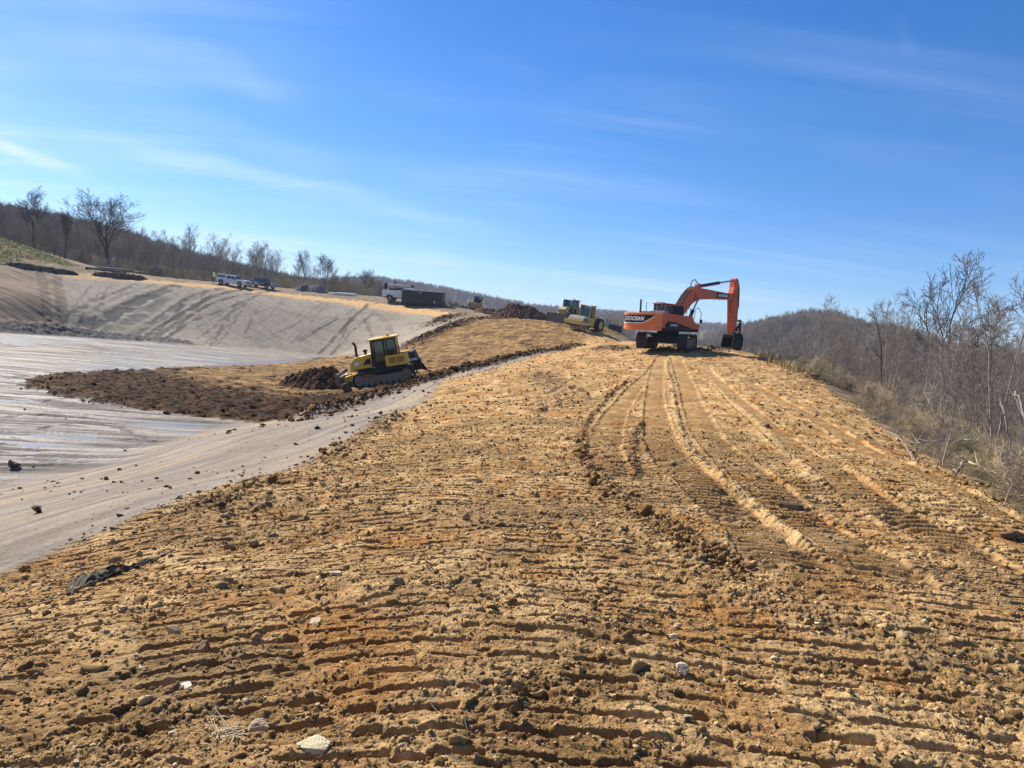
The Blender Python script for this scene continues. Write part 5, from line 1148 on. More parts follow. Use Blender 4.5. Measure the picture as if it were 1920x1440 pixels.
def dumpster():
    root = empty('dumpster', (0, 0, 0)); x, y, _ = at(793, 575, 122.5); tag(root, 'long dark green roll-off dumpster on the bench in front of the service truck', 'dumpster'); place(root, x, y, 97, .0, 5, 2, .7)
    b = MB(); L_, w, h = 3.35, 1.15, 2.15
    for yy in (-w, w-.05): b.box(-L_, L_, yy, yy+.05, .2, h)
    b.box(-L_, L_, -w, w, .18, .26); b.box(-L_, -L_+.06, -w, w, .2, h); b.box(L_-.06, L_, -w, w, .2, h)
    r_ = b
    for i in range(15):
        xx = -L_+.2+i*(2*L_-.4)/14
        for yy in (-w-.07, w): r_.box(xx-.05, xx+.05, yy, yy+.07, .22, h-.02)
    b.build('container', GREEN, root)
    t = MB()
    for yy in (-w-.09, w-.03): t.box(-L_-.05, L_+.05, yy, yy+.12, h-.0, h+.11)
    for xx in (-L_-.05, L_-.05): t.box(xx, xx+.10, -w+.03, w-.03, h, h+.11)
    t.build('top_rail', GREEN, root)
    s = MB(); s.box(-.35, -.15, -w-.085, -w-.075, 1.92, 2.08); s.box(2.1, 2.22, -w-.085, -w-.075, .45, .85); s.build('sticker', WLET, root)
    k = MB()
    for yy in (-.6, .6):
        for xx in (-2.9, 2.9): k.bar((xx, yy-.08, .12), (xx, yy+.08, .12), .12, k=12)
    k.build('roller_wheels', BLACK, root)
dumpster()
def green_box():
    root = empty('storage_box', (0, 0, 0)); x, y, _ = at(1152, 617, 101); tag(root, 'small dark green storage box behind the roller, near the excavator counterweight', 'storage box'); place(root, x, y, 95, .0, 1, 1, .7)
    b = MB(); b.prism([(-.95, .1), (.95, .1), (.95, .85), (-.95, .85)], -.5, .5); b.build('body', GREEN, root, .02)
    l = MB(); l.prism([(-1.0, .86), (1.0, .86), (.9, .98), (-.9, .98)], -.55, .55); l.build('lid', mat('green_lid', (.03, .12, .10), .35), root)
    f = MB()
    for xx in (-.8, .8): f.box(xx-.06, xx+.06, -.45, .45, .0, .1)
    f.build('skid', BLACK, root)
    x, y, _ = at(1133, 615, 100); p = MB(); p.bar((0, 0, 0), (0, 0, 1.15), .07); p.box(-.12, .12, -.1, .1, 1.0, 1.25); o = p.build('marker_post', mat('green_post', (.06, .16, .12), .5), None); place(o, x, y, 0, -.05); tag(o, 'short pale green post standing between the roller and the green box', 'post')
green_box()

# ------------------------------------------------------------ person by the white pickup
def skin_person(name, label, x, y, az):
    J = {'pel': (0, 0, .95), 'sp': (.02, 0, 1.15), 'ch': (.02, 0, 1.38), 'nk': (.02, 0, 1.54), 'hd': (.05, 0, 1.62), 'ht': (.05, 0, 1.78),
         'lh': (0, .11, .92), 'lk': (.06, .14, .52), 'la': (-.02, .15, .09), 'lf': (.16, .17, .04), 'rh': (0, -.11, .92), 'rk': (.03, -.13, .52), 'ra': (-.04, -.15, .09), 'rf': (.14, -.19, .04),
         'ls': (.02, .19, 1.45), 'le': (.02, .27, 1.17), 'lw': (.22, .20, 1.06), 'lm': (.30, .18, 1.08), 'rs': (.02, -.19, 1.45), 're': (.0, -.28, 1.17), 'rw': (.20, -.20, 1.08), 'rm': (.29, -.17, 1.10)}
    Rr = {'pel': .15, 'sp': .14, 'ch': .17, 'nk': .065, 'hd': .095, 'ht': .06, 'lh': .10, 'lk': .065, 'la': .045, 'lf': .04, 'rh': .10, 'rk': .065, 'ra': .045, 'rf': .04, 'ls': .075, 'le': .05, 'lw': .035, 'lm': .03, 'rs': .075, 're': .05, 'rw': .035, 'rm': .03}
    E = 'pel-sp sp-ch ch-nk nk-hd hd-ht pel-lh lh-lk lk-la la-lf pel-rh rh-rk rk-ra ra-rf ch-ls ls-le le-lw lw-lm ch-rs rs-re re-rw rw-rm'.split()
    ks = list(J); me = bpy.data.meshes.new(name); me.from_pydata([J[k] for k in ks], [(ks.index(e.split('-')[0]), ks.index(e.split('-')[1])) for e in E], [])
    o = bpy.data.objects.new(name, me); C.objects.link(o); md = o.modifiers.new('skin', 'SKIN'); me.skin_vertices.new() if not me.skin_vertices else None
    for i, k in enumerate(ks): me.skin_vertices[0].data[i].radius = (Rr[k], Rr[k]*(.8 if k in ('ch', 'sp') else 1)); me.skin_vertices[0].data[i].use_root = (k == 'pel')
    o.modifiers.new('sub', 'SUBSURF').render_levels = 1; o.modifiers['sub'].levels = 1
    me.materials.append(mat('dark_work_clothes', (.03, .033, .04), .85)); place(o, x, y, az, 0, 1, 1, 1.0); tag(o, label, 'person')
    bpy.context.view_layer.update()
    v = MB(); 
    for (z0, z1, rx, ry, r2x, r2y) in ((1.02, 1.48, .19, .215, .17, .225),):
        V = []; n = 16
        for z, a_, b_ in ((z0, rx, ry), ((z0+z1)/2, rx*.98, ry*1.02), (z1, r2x, r2y), (z1+.07, r2x*.6, r2y*.55)):
            for i in range(n): t = 2*math.pi*i/n; V.append((.02+a_*math.cos(t), b_*math.sin(t), z))
        v.add(V, [(r*n+i, r*n+(i+1) % n, (r+1)*n+(i+1) % n, (r+1)*n+i) for r in range(3) for i in range(n)])
    v.build('safety_vest', mat('yellow_green_vest', (.55, .70, .08), .7), o)
    h = MB(); V = []; n = 16
    for z, r in ((1.70, .17), (1.70, .135), (1.76, .13), (1.82, .10), (1.86, .045)):
        for i in range(n): t = 2*math.pi*i/n; V.append((.05+r*math.cos(t)*1.1, r*math.sin(t), z))
    h.add(V, [(r*n+i, r*n+(i+1) % n, (r+1)*n+(i+1) % n, (r+1)*n+i) for r in range(4) for i in range(n)]+[tuple(range(4*n, 5*n))]); h.build('hard_hat', WHITE, o, smooth=True)
    f = MB(); f.bar((.05, 0, 1.56), (.06, 0, 1.71), .085, .095, 12); f.bar((.15, 0, 1.645), (.175, 0, 1.63), .018, .01, 6); f.build('face', mat('skin_tone', (.45, .25, .17), .6), o)
    return o
x, y, _ = at(400, 531, 131); skin_person('person', 'person in yellow-green vest, dark trousers and white hard hat beside the white pickup', x, y, 150)

# ------------------------------------------------------------ heaps of soil and gravel
def mound(name, label, cat, outline, height, c1, c2, seed, group=None, lump=.35, flat=.0, skew=(0, 0), mname=None):
    """outline: ground polygon; a lumpy heap that meets the ground along it"""
    P = np.array(outline); cx, cyy = P.mean(0); ext = max(np.ptp(P[:, 0]), np.ptp(P[:, 1])); n = 170
    gx = np.linspace(P[:, 0].min()-.4, P[:, 0].max()+.4, n); gy = np.linspace(P[:, 1].min()-.4, P[:, 1].max()+.4, n); X, Y_ = np.meshgrid(gx, gy); x = X.ravel(); y = Y_.ravel()
    sd_ = poly_sd((x+.12*ext*.3*fbm(x/ext*4, y/ext*4, 3, seed)).astype(np.float32), y.astype(np.float32), outline)
    inr = max(float(sd_.max()), .1); t = np.clip(sd_/inr, -.2, 1); prof = np.where(t > 0, np.minimum(1, t*1.25)**.85, t*2)
    f = fbm(x/.9+seed, y/.9, 4, seed+1); ce, _ = cells(x/.45+.4*f, y/.45, seed+2); ce2, _ = cells(x/.22, y/.22+.4*f, seed+3); fa = facets(x/.28, y/.28, seed+4)
    h = height*prof*(1+.22*fbm(x/2.2, y/2.2, 2, seed+6)) + np.clip(t*4, 0, 1)*lump*(.5*f+.28*ce+.16*ce2+.22*fa)*np.minimum(1, height)
    z = gh(x, y)+h-.03
    idx = np.arange(n*n).reshape(n, n); F = np.stack([idx[:-1, :-1], idx[:-1, 1:], idx[1:, 1:], idx[1:, :-1]], -1).reshape(-1, 4)
    keep = (t[F] > -.08).any(1); F = F[keep]; used = np.unique(F); mp = np.full(n*n, -1); mp[used] = np.arange(len(used))
    o = npmesh(name, np.c_[x, y, z][used]-np.array([cx, cyy, 0]), mp[F], [soil_material(name+'_soil', .35, .6)], smooth=True); o.location = (cx, cyy, 0)
    col = lerp(np.array(c1, np.float32), np.array(c2, np.float32), ss(-.3, .45, f+.4*fa)); col_attr(o.data, 'Col', col[used]); flt_attr(o.data, 'Rgh', np.full(len(used), .95))
    return tag(o, label, cat, group)
def oval(u, v, Y, rx, ry, rot=0, n=14):
    x, y, _ = at(u, v, Y); return [(x+rx*math.cos(a)*math.cos(rot)-ry*math.sin(a)*math.sin(rot), y+rx*math.cos(a)*math.sin(rot)+ry*math.sin(a)*math.cos(rot)) for a in np.arange(n)*2*np.pi/n]
mound('soil_heap', 'dark moist soil heap being pushed by the yellow bulldozer blade', 'soil heap', [(-15.6, 49.6), (-14.2, 48.4), (-12.6, 47.8), (-11.1, 47.9), (-10.95, 51.9), (-12.2, 52.2), (-14.2, 51.5)], 1.2, (.045, .021, .009), (.125, .060, .024), 31, lump=.5)
mound('soil_heap', 'large brown soil pile on the crest between the small loader and the roller', 'soil heap', oval(973, 598, 105, 4.6, 3.4), 1.75, (.075, .042, .028), (.15, .09, .058), 41, lump=.55)
mound('soil_heap', 'low brown soil pile at the foot of the large pile, beside the small loader', 'soil heap', oval(912, 592, 116, 2.2, 1.5), .8, (.12, .075, .045), (.22, .14, .08), 47, lump=.4)
mound('gravel_heap', 'grey gravel heap with dark side behind the dark blue pickup', 'gravel heap', oval(568, 552, 137, 1.7, 1.4), 1.1, (.12, .11, .10), (.25, .22, .19), 53, 'gravel heaps on the bench', lump=.2)
mound('gravel_heap', 'larger flat-topped grey gravel heap nearer the service truck', 'gravel heap', oval(592, 555, 137, 2.2, 1.5), 1.2, (.17, .15, .13), (.30, .27, .22), 57, 'gravel heaps on the bench', lump=.2)
mound('soil_heap', 'rough dark clod heap under the culvert pipe at the top of the grey slope', 'soil heap', oval(225, 516, 117.5, 4.5, 1.1, .95), .6, (.07, .045, .035), (.20, .12, .08), 61, lump=.6)
mound('soil_heap', 'black-brown heap at the lower end of the grassy bank', 'soil heap', oval(80, 503, 107, 5.5, 1.3, 1.15), .5, (.05, .04, .03), (.13, .10, .07), 67, lump=.5)
mound('soil_heap', 'pale rubble mound between the dumpster and the small loader', 'soil heap', oval(850, 578, 124, 2.6, 1.6), .8, (.20, .16, .12), (.34, .27, .19), 69, lump=.5)
p = MB(); p.bar((-2.5, 0, 0), (2.5, 0, 0), .17, k=14); 
for i in range(24): p.bar((-2.45+i*.21, 0, 0), (-2.36+i*.21, 0, 0), .19, k=14)
o = p.build('culvert_pipe', mat('black_pipe', (.03, .03, .035), .3, spec=.8), None); x, y, _ = at(199, 508, 118); o.location = (x, y, gh(x, y)+.45); o.rotation_euler = (0, R(0), R(30)); o.scale = (1.15, 1, 1); tag(o, 'long black culvert pipe with a glossy top lying on the dark clod heap', 'pipe')
p = MB(); p.box(-2.4, 2.4, -.6, .6, .0, .22); p.box(-1.2, 2.2, -.55, .5, .22, .36); o = p.build('panel_stack', WHITE, None, .02); x, y, _ = at(643, 559, 134); place(o, x, y, 96, .05); tag(o, 'low stack of white panels on the bench between gravel and service truck', 'panel stack')
for k, (u, v, Y, L_, az_, lab) in enumerate(((215, 500, 122, 7, 100, 'bare felled log on the ground behind the culvert pipe'), (250, 508, 124, 5, 112, 'shorter felled log lying right of the culvert pipe'))):
    x, y, _ = at(u, v, Y); V, F = tubes([([(-L_/2+L_*i/6, .15*math.sin(i), .2+.05*math.cos(i*2)) for i in range(7)], [.20-.015*i for i in range(7)], 8)]); o = npmesh('log', V, F, [BARK], smooth=True); o.location = (x, y, gh(x, y)+.2); o.rotation_euler[2] = heading(az_); tag(o, lab, 'log', 'felled logs')

# ------------------------------------------------------------ water standing on the basin floor
def water_sheet(name, label, outline, z):
    me = bpy.data.meshes.new(name); me.from_pydata([(x, y, z) for x, y in outline], [], [tuple(range(len(outline)))]); o = bpy.data.objects.new(name, me); C.objects.link(o)
    if 'muddy_water' not in bpy.data.materials:
        m = bpy.data.materials.new('muddy_water'); m.use_nodes = True; t = m.node_tree; t.nodes.clear(); L = t.links.new; out = N(t, 'ShaderNodeOutputMaterial'); b = N(t, 'ShaderNodeBsdfPrincipled'); L(b.outputs[0], out.inputs[0])
        b.inputs['Base Color'].default_value = (.16, .14, .12, 1); b.inputs['Roughness'].default_value = .28; b.inputs['IOR'].default_value = 1.33; b.inputs['Specular IOR Level'].default_value = .9
        tc = N(t, 'ShaderNodeTexCoord'); n = N(t, 'ShaderNodeTexNoise'); n.inputs['Scale'].default_value = 5; n.inputs['Detail'].default_value = 6; L(tc.outputs['Object'], n.inputs['Vector'])
        bp = N(t, 'ShaderNodeBump'); bp.inputs['Strength'].default_value = .35; bp.inputs['Distance'].default_value = .04; L(n.outputs[0], bp.inputs['Height']); L(bp.outputs[0], b.inputs['Normal'])
    me.materials.append(bpy.data.materials['muddy_water']); return tag(o, label, None, None, 'structure')
def grow_poly(P, d):
    P = np.array(P); c = P.mean(0); return [tuple(c+(p-c)*(1+d/max(np.linalg.norm(p-c), .1))) for p in P]
for k, pw in enumerate(WETS): water_sheet('water', 'shallow muddy water lying on the pale clay basin floor', grow_poly(pw, 1.6), -3.148+.0*k-.004*k)

# ------------------------------------------------------------ loose clods, chips, stones
_ico = bmesh.new(); bmesh.ops.create_icosphere(_ico, subdivisions=2, radius=1)
IV = np.array([v.co[:] for v in _ico.verts]); IF = np.array([[v.index for v in f.verts] for f in _ico.faces]); _ico.free()
def lumps(name, label, X, Y_, S, flat, col1, col2, seed, sink=.40, rough=.85, kind='stuff', IV=IV, IF=IF):
    rs_ = np.random.RandomState(seed); n = len(X); m = len(IV)
    Z = gh(X, Y_)
    ax = rs_.uniform(.65, 1.35, (n, 1, 3)); ax[:, :, 2] *= flat
    V = IV[None]*ax
    # broken, angular shape: cut by a few random planes and roughened
    for k in range(6):
        d = rs_.normal(size=(n, 1, 3)); d /= np.linalg.norm(d, axis=2, keepdims=True); off = rs_.uniform(.25, .75, (n, 1))
        t = (V*d).sum(2)-off*(.5+.5*flat); V = V-np.where(t > 0, t, 0)[:, :, None]*d*.95
    V = V*(1+rs_.uniform(-rough, rough, (n, m, 1))*.35)
    a = rs_.uniform(0, 6.28, (n, 1)); t = rs_.uniform(-.35, .35, (n, 1)); c, s = np.cos(a), np.sin(a)
    x, y, z = V[:, :, 0], V[:, :, 1], V[:, :, 2]; y2 = y*np.cos(t)-z*np.sin(t); z = y*np.sin(t)+z*np.cos(t); x, y = x*c-y2*s, x*s+y2*c
    V = np.stack([x, y, z], -1)*S[:, None, None]; V += np.stack([X, Y_, Z+S*flat*(1-2*sink)*.8], -1)[:, None]
    F = (IF[None]+np.arange(n)[:, None, None]*m).reshape(-1, 3)
    o = npmesh(name, V.reshape(-1, 3), F, [soil_material(name+'_soil', .30, .6, 60)], smooth=False)
    k = rs_.rand(n, 1)**1.3; cc = np.array(col1)*(1-k)+np.array(col2)*k; cc = cc*rs_.uniform(.8, 1.15, (n, 1)); col_attr(o.data, 'Col', np.repeat(cc, m, 0)); flt_attr(o.data, 'Rgh', np.full(n*m, .95))
    return tag(o, label, None, None, kind)
rs = np.random.RandomState(11)
def fan(n, r0, r1, a0, a1, p=1.0):
    r = r0*np.exp(rs.rand(n)**p*np.log(r1/r0)); a = np.radians(rs.uniform(a0, a1, n)); return np.sin(a)*r, np.cos(a)*r, r
def near_paths(n, lst):
    out = []
    for (pts, hw, _), k in lst:
        P = np.array(pts); i = rs.randint(0, len(P)-1, k); t = rs.rand(k, 1); q = P[i]*(1-t)+P[i+1]*t; out.append(q+rs.normal(size=(k, 2))*hw*.6)
    return np.vstack(out)
x, y, r = fan(42000, 2.3, 62, -40, 40, .80)
ins = poly_sd(x.astype(np.float32), y.astype(np.float32), RIDGE) > -.35; cl = fbm((x/1.3).astype(np.float32), (y/1.3).astype(np.float32), 3, 201); lane = np.full(len(x), 9.0)
for T_, hw_, _, _ in TRACKS: lane = np.minimum(lane, np.abs(path_sd(x.astype(np.float32), y.astype(np.float32), T_)[0])/hw_)
k = ins & (rs.rand(len(x)) < (.16+1.2*np.clip(cl+.10, 0, 1)+.18*ss(14, 24, r))*np.where(lane < 1.5, .12, 1)); x, y, r = x[k], y[k], r[k]
S = (.0042+.0013*r)*np.exp(rs.normal(0, .60, len(x))); S = np.clip(S, .004, .075)
lumps('loose_clods', 'countless crumbs and clods of tan soil strewn over the tracked embankment', x, y, S, .75, (.18, .105, .043), (.48, .32, .145), 21)
_ico = bmesh.new(); bmesh.ops.create_icosphere(_ico, subdivisions=1, radius=1); IV1 = np.array([v.co[:] for v in _ico.verts]); IF1 = np.array([[v.index for v in f.verts] for f in _ico.faces]); _ico.free()
x, y, r = fan(150000, 2.2, 20, -40, 40, .8)
xf, yf = x.astype(np.float32), y.astype(np.float32); ins = poly_sd(xf, yf, RIDGE) > -.15; cl = fbm(xf/.45, yf/.45, 3, 203)+.5*fbm(xf/1.5, yf/1.5, 2, 204); k = ins & (rs.rand(len(x)) < .22+1.1*np.clip(cl+.05, 0, 1)); x, y, r = x[k], y[k], r[k]
lumps('soil_crumbs', 'fine angular crumbs of tan soil littering the near embankment', x, y, np.clip((.0022+.0010*r)*np.exp(rs.normal(0, .5, len(x))), .0025, .035), .75, (.24, .14, .06), (.56, .39, .19), 27, .3, .9, 'stuff', IV1, IF1)
q = near_paths(0, [(HEAPS[0], 700), (HEAPS[1], 160), (HEAPS[2], 120), (HEAPS[10], 40), (LIPS[2], 110), (LIPS[3], 90)]); r = np.hypot(q[:, 0], q[:, 1])
lumps('windrow_clods', 'coarse dark clods heaped in crumbly windrows beside the machine tracks', q[:, 0], q[:, 1], np.clip((.010+.0011*r)*np.exp(rs.normal(0, .6, len(r))), .006, .10), .85, (.13, .065, .024), (.36, .215, .085), 22, .25)
q = near_paths(0, [(HEAPS[3], 2600), (HEAPS[4], 1100), (HEAPS[5], 1700), (HEAPS[6], 800), (HEAPS[7], 90), (HEAPS[8], 260), (HEAPS[9], 120)])
lumps('berm_clods', 'dark clods spilled along the berms of the brown fill and round the excavator', q[:, 0], q[:, 1], np.clip(.05*np.exp(rs.normal(0, .65, len(q))), .015, .24), .8, (.045, .021, .009), (.15, .078, .032), 23, .45)
# dark clods over the fill
P = np.array(FILL); x = rs.uniform(P[:, 0].min(), P[:, 0].max(), 16000); y = rs.uniform(P[:, 1].min(), P[:, 1].max(), 16000)
sd1 = poly_sd(x.astype(np.float32), y.astype(np.float32), FILL); sd2 = poly_sd(x.astype(np.float32), y.astype(np.float32), DARKFILL); k = (sd1 > -.4) & ((sd2 > -1.5) | (rs.rand(len(x)) < .12)) & (y < 95)
x, y = x[k], y[k]; lumps('fill_clods', 'dark brown clods covering the dumped fill in the basin', x, y, np.clip(.038*np.exp(rs.normal(0, .6, len(x))), .012, .17), .7, (.022, .010, .004), (.10, .048, .018), 24)
x, y, r = fan(2600, 2.4, 20, -40, 40, .9); k = poly_sd(x.astype(np.float32), y.astype(np.float32), RIDGE) > -.2; x, y, r = x[k], y[k], r[k]
lumps('stone_chips', 'small pale flat stone chips scattered in the tan soil', x, y, np.clip((.006+.0011*r)*np.exp(rs.normal(0, .5, len(x))), .006, .07), .38, (.28, .19, .10), (.52, .41, .26), 25, .15)
x, y, r = fan(5200, 7, 62, -46, 0, 1.0); xf, yf = x.astype(np.float32), y.astype(np.float32)
k = (poly_sd(xf, yf, BASIN) > .1) & (poly_sd(xf, yf, RIDGE) < 0) & (poly_sd(xf, yf, FILL) < 0) & (rs.rand(len(x)) < np.where(poly_sd(xf, yf, FLOOR) > 1, .16, .42)*np.clip(.35+1.6*fbm(xf/4, yf/4, 3, 207)+.8*np.exp(poly_sd(xf, yf, RIDGE)/1.5), 0, 1)); x, y, r = x[k], y[k], r[k]
lumps('slope_clods', 'small dark clods rolled down onto the smooth grey slope and floor', x, y, np.clip((.003+.0010*r)*np.exp(rs.normal(0, .6, len(x))), .005, .14), .5, (.07, .045, .03), (.22, .15, .095), 26, .15)

def stone(u, v, Y, size, flat, col, label, seed, cat='stone', tilt=(0, 0), rz=0, ax=(1, 1), group=None, name='stone', lift=.3):
    rs_ = np.random.RandomState(seed); bm = bmesh.new(); bmesh.ops.create_icosphere(bm, subdivisions=4, radius=1); V = np.array([q.co[:] for q in bm.verts]); F = np.array([[q.index for q in f.verts] for f in bm.faces]); bm.free()
    for k in range(13):
        d = rs_.normal(size=3); d[2] *= .5 if flat < .5 else 1; d /= np.linalg.norm(d); t = V@d-rs_.uniform(.45, .75); V = V-np.where(t > 0, t, 0)[:, None]*d
    if flat < .5: V[:, 2] = np.clip(V[:, 2], -.42, .42)
    w = fbm((V[:, 0]*3+seed).astype(np.float32), (V[:, 1]*3+V[:, 2]*2).astype(np.float32), 4, 210); V = V*(1+.10*w[:, None]); V[:, 2] *= flat*(1 if flat >= .5 else 1.6); V[:, 0] *= ax[0]; V[:, 1] *= ax[1]
    x, y, _ = px(u, v, Y) if Y else cast(u, v)
    o = npmesh(name, V*size, F, [mat('stone_%d' % seed, col, .85, var=.22, scale=18, dirt=.30, dirtcol=(.40, .25, .11), bump=.6, spec=.2)], smooth=False); x, y = float(x), float(y)
    o.location = (x, y, float(gh(x, y))+size*flat*lift); o.rotation_euler = (tilt[0], tilt[1], rz); return tag(o, label, cat, group)
PST = (.52, .43, .26)
stone(592, 1408, None, .085, .30, PST, 'large pale flat stone slab at the bottom edge of the photo', 1, 'stone', (.10, -.16), .3, (1.15, .8))
stone(590, 1166, None, .052, .45, (.46, .38, .26), 'pale angular stone beside a small dark clod, above the large slab', 2, tilt=(.1, -.2), rz=.5)
stone(326, 1186, None, .072, .55, (.40, .27, .13), 'rounded tan rock lit on its upper side in the lower left soil', 3, tilt=(.1, .3), rz=-.3, ax=(1.1, .7))
stone(383, 1212, None, .042, .9, (.22, .13, .06), 'small dark brown round clod right of the rounded tan rock', 4, 'clod')
stone(486, 1362, None, .070, .8, (.40, .29, .18), 'upright tan rock beside the dry root tuft', 5, tilt=(0, .2), rz=.4, ax=(.65, .8))
stone(566, 1160, None, .030, .9, (.20, .12, .06), 'small dark clod touching the pale angular stone', 6, 'clod')
stone(747, 1036, None, .034, .8, (.60, .55, .48), 'small white round stone halfway up the tracked soil', 7)
stone(1279, 1257, None, .045, .8, (.48, .39, .27), 'pale cream stone standing between two dark track grooves', 8)
stone(350, 1292, None, .036, .35, (.58, .50, .38), 'small flat white chip below the rounded tan rock', 9)
stone(632, 1082, None, .050, .35, (.50, .40, .26), 'flat cream chip set in the orange soil above the angular stone', 10)
stone(1264, 1185, None, .050, .5, (.50, .42, .30), 'cream rock at the edge of the crumbly windrow', 12)
stone(25, 883, None, .16, .85, (.13, .085, .055), 'dark brown boulder lying alone on the pale basin floor', 13, 'boulder', rz=.4, ax=(1.15, .9), name='boulder', lift=.5)
stone(62, 878, None, .06, .9, (.13, .09, .06), 'small dark clod on the pale floor beside the dark boulder', 14, 'clod')
stone(215, 994, None, .050, .45, (.12, .08, .055), 'flat dark clod on the grey slope near the tan soil edge', 15, 'clod', ax=(1.8, .8))
stone(650, 722, 45.2, .42, .9, (.085, .05, .028), 'large round dark clod fallen between the bulldozer blade and the grey slope', 16, 'boulder', name='boulder', lift=.5)
stone(1486, 950, None, .17, .55, (.09, .055, .03), 'black hollow-looking clod lump right of the long bright track lip', 17, 'clod', ax=(1.5, .8), name='clod')
stone(1310, 1022, None, .12, .7, (.14, .085, .045), 'biggest dark clod in the windrow beside the tread marks', 18, 'clod', ax=(1.3, .8), name='clod')
stone(1900, 1010, None, .17, .6, (.13, .085, .05), 'dark overturned clod at the embankment edge by the brush', 19, 'clod', ax=(1.4, .8), name='clod')
stone(1460, 640+130, None, .12, .7, (.08, .05, .03), 'dark clod alone on the dozed soil right of the tracks', 20, 'clod', name='clod')
stone(1437, 800, None, .12, .8, (.08, .05, .03), 'dark clod at the upper end of the second bright lip', 22, 'clod', name='clod')
for o in list(C.objects):
    if o.get('category') == 'clod' and o.name.startswith('stone'): o.name = 'clod'

# torn dark cloth half buried in the soil
def cloth():
    P = np.array(smooth_path(G((128,1122),(165,1096),(200,1083),(245,1070),(285,1055),(330,1038)), 10)); n = len(P); m = 26; V = []
    seg = np.linalg.norm(np.diff(P, axis=0), axis=1); s = np.r_[0, np.cumsum(seg)]; tot = s[-1]; T = np.gradient(P, axis=0); T /= np.linalg.norm(T, axis=1)[:, None]; Nn = np.c_[-T[:, 1], T[:, 0]]
    for i in range(n):
        f = s[i]/tot; w = np.interp(f, [0, .12, .3, .5, .62, .8, 1], [.03, .10, .24, .19, .06, .05, .01])
        for j in range(m):
            g = j/(m-1)-.5; q = P[i]+Nn[i]*w*g*(1+.15*math.sin(f*23+g*6))
            fold = .050*abs(float(perlin(np.array([g*5+f*4]), np.array([f*9-g*2]), 3)[0]))*min(1, w*6)+.03*float(perlin(np.array([g*9]), np.array([f*17]), 5)[0])*min(1, w*6); V.append((q[0]+.01*math.sin(g*25), q[1], fold+.045*math.sin(math.pi*(g+.5))**.5*min(1, w*6)))
    V = np.array(V); V[:, 2] += np.maximum(gh(V[:, 0], V[:, 1]), H0(V[:, 0], V[:, 1])+.0)+.004
    idx = np.arange(n*m).reshape(n, m); F = np.stack([idx[:-1, :-1], idx[1:, :-1], idx[1:, 1:], idx[:-1, 1:]], -1).reshape(-1, 4)
    o = npmesh('torn_cloth', V, F, [mat('dark_cloth', (.062, .056, .048), .95, dirt=.45, dirtcol=(.28, .18, .08), scale=14, bump=.5, spec=.1)], smooth=True); md = o.modifiers.new('thick', 'SOLIDIFY'); md.thickness = .006
    md = o.modifiers.new('sub', 'SUBSURF'); md.levels = md.render_levels = 1
    tag(o, 'crumpled dark grey cloth half buried in the tan soil beside the grey slope', 'cloth')
cloth()
# dry roots, straw, fallen branches
def fibres(name, label, X, Y_, ln, rad, m, seed, kind='stuff', cat=None, up=.25):
    rs_ = random.Random(seed); L = []
    for x, y in zip(X, Y_):
        z = float(gh(float(x), float(y))); a = rs_.uniform(0, 6.28); l = ln*rs_.uniform(.5, 1.4); h = rs_.uniform(0, up)*l; b_ = rs_.uniform(-.4, .4)
        L.append(([(x, y, z+.005), (x+l*.5*math.cos(a), y+l*.5*math.sin(a), z+.012+h), (x+l*math.cos(a+b_), y+l*math.sin(a+b_), z+.012+h*1.2)], [rad, rad*.8, rad*.4], 3))
    V, F = tubes(L); o = npmesh(name, V, F, [m]); return tag(o, label, cat, None, kind)
x, y, r = fan(700, 2.3, 9, -38, 38); fibres('dry_straw', 'thin bits of dry straw and rootlets lying on the tan soil', x, y, .06, .0012, mat('straw', (.55, .45, .28), .9), 5)
c0 = cast(415, 1388)[:2]; fibres('root_tuft', 'tuft of pale dry roots lying beside the upright tan rock', c0[0]+rs.normal(0, .04, 34), c0[1]+rs.normal(0, .02, 34), .11, .0022, mat('straw', (.55, .45, .28), .9), 6, None, 'roots', .12)
def branch(pts, r, label, m=PALE, seed=1, twigs=6, name='fallen_branch', cat='branch'):
    """pts: (photo pixel, distance, height above the ground)"""
    rnd = random.Random(seed); P = []
    for u, v, Y, h in pts: q = px(u, v, Y); P.append((q[0], q[1], float(gh(float(q[0]), float(q[1])))+h if h is not None else q[2]))
    S_ = []; n = len(P)
    pp = [np.array(p) for p in P]; Q = []
    ext = [2*pp[0]-pp[1]]+pp+[2*pp[-1]-pp[-2]]
    for i in range(1, len(ext)-2):
        for k in range(6):
            t = k/6; a, b, c, d = ext[i-1:i+3]; Q.append(.5*((2*b)+(-a+c)*t+(2*a-5*b+4*c-d)*t*t+(-a+3*b-3*c+d)*t**3)+np.array([rnd.gauss(0, r*.5) for _ in range(3)]))
    Q.append(pp[-1]); L = [(Q, [r*(1-.75*i/len(Q)) for i in range(len(Q))], 6)]
    for i in range(twigs):
        k = rnd.randint(3, len(Q)-2); d = np.array([rnd.gauss(0, 1), rnd.gauss(0, 1), abs(rnd.gauss(0, .8))]); d /= np.linalg.norm(d); l = rnd.uniform(.3, .9); L.append(([Q[k], Q[k]+d*l*.5, Q[k]+d*l+np.array([0, 0, .05])], [r*.35, r*.25, r*.1], 4))
    V, F = tubes(L); o = npmesh(name, V, F, [m], smooth=True); return tag(o, label, cat, 'fallen branches at the embankment edge')
branch([(1716, 842, 18, None), (1725, 832, 18, None), (1760, 826, 18, None), (1810, 825, 18.5, None), (1850, 830, 19, None)], .035, 'long pale branch lying level above the brush beside the embankment edge', PALE, 2)
branch([(1763, 898, 16, None), (1770, 862, 16, None), (1782, 812, 16, None), (1786, 805, 16, None)], .022, 'pale leaning stick crossing the long level branch', PALE, 3)
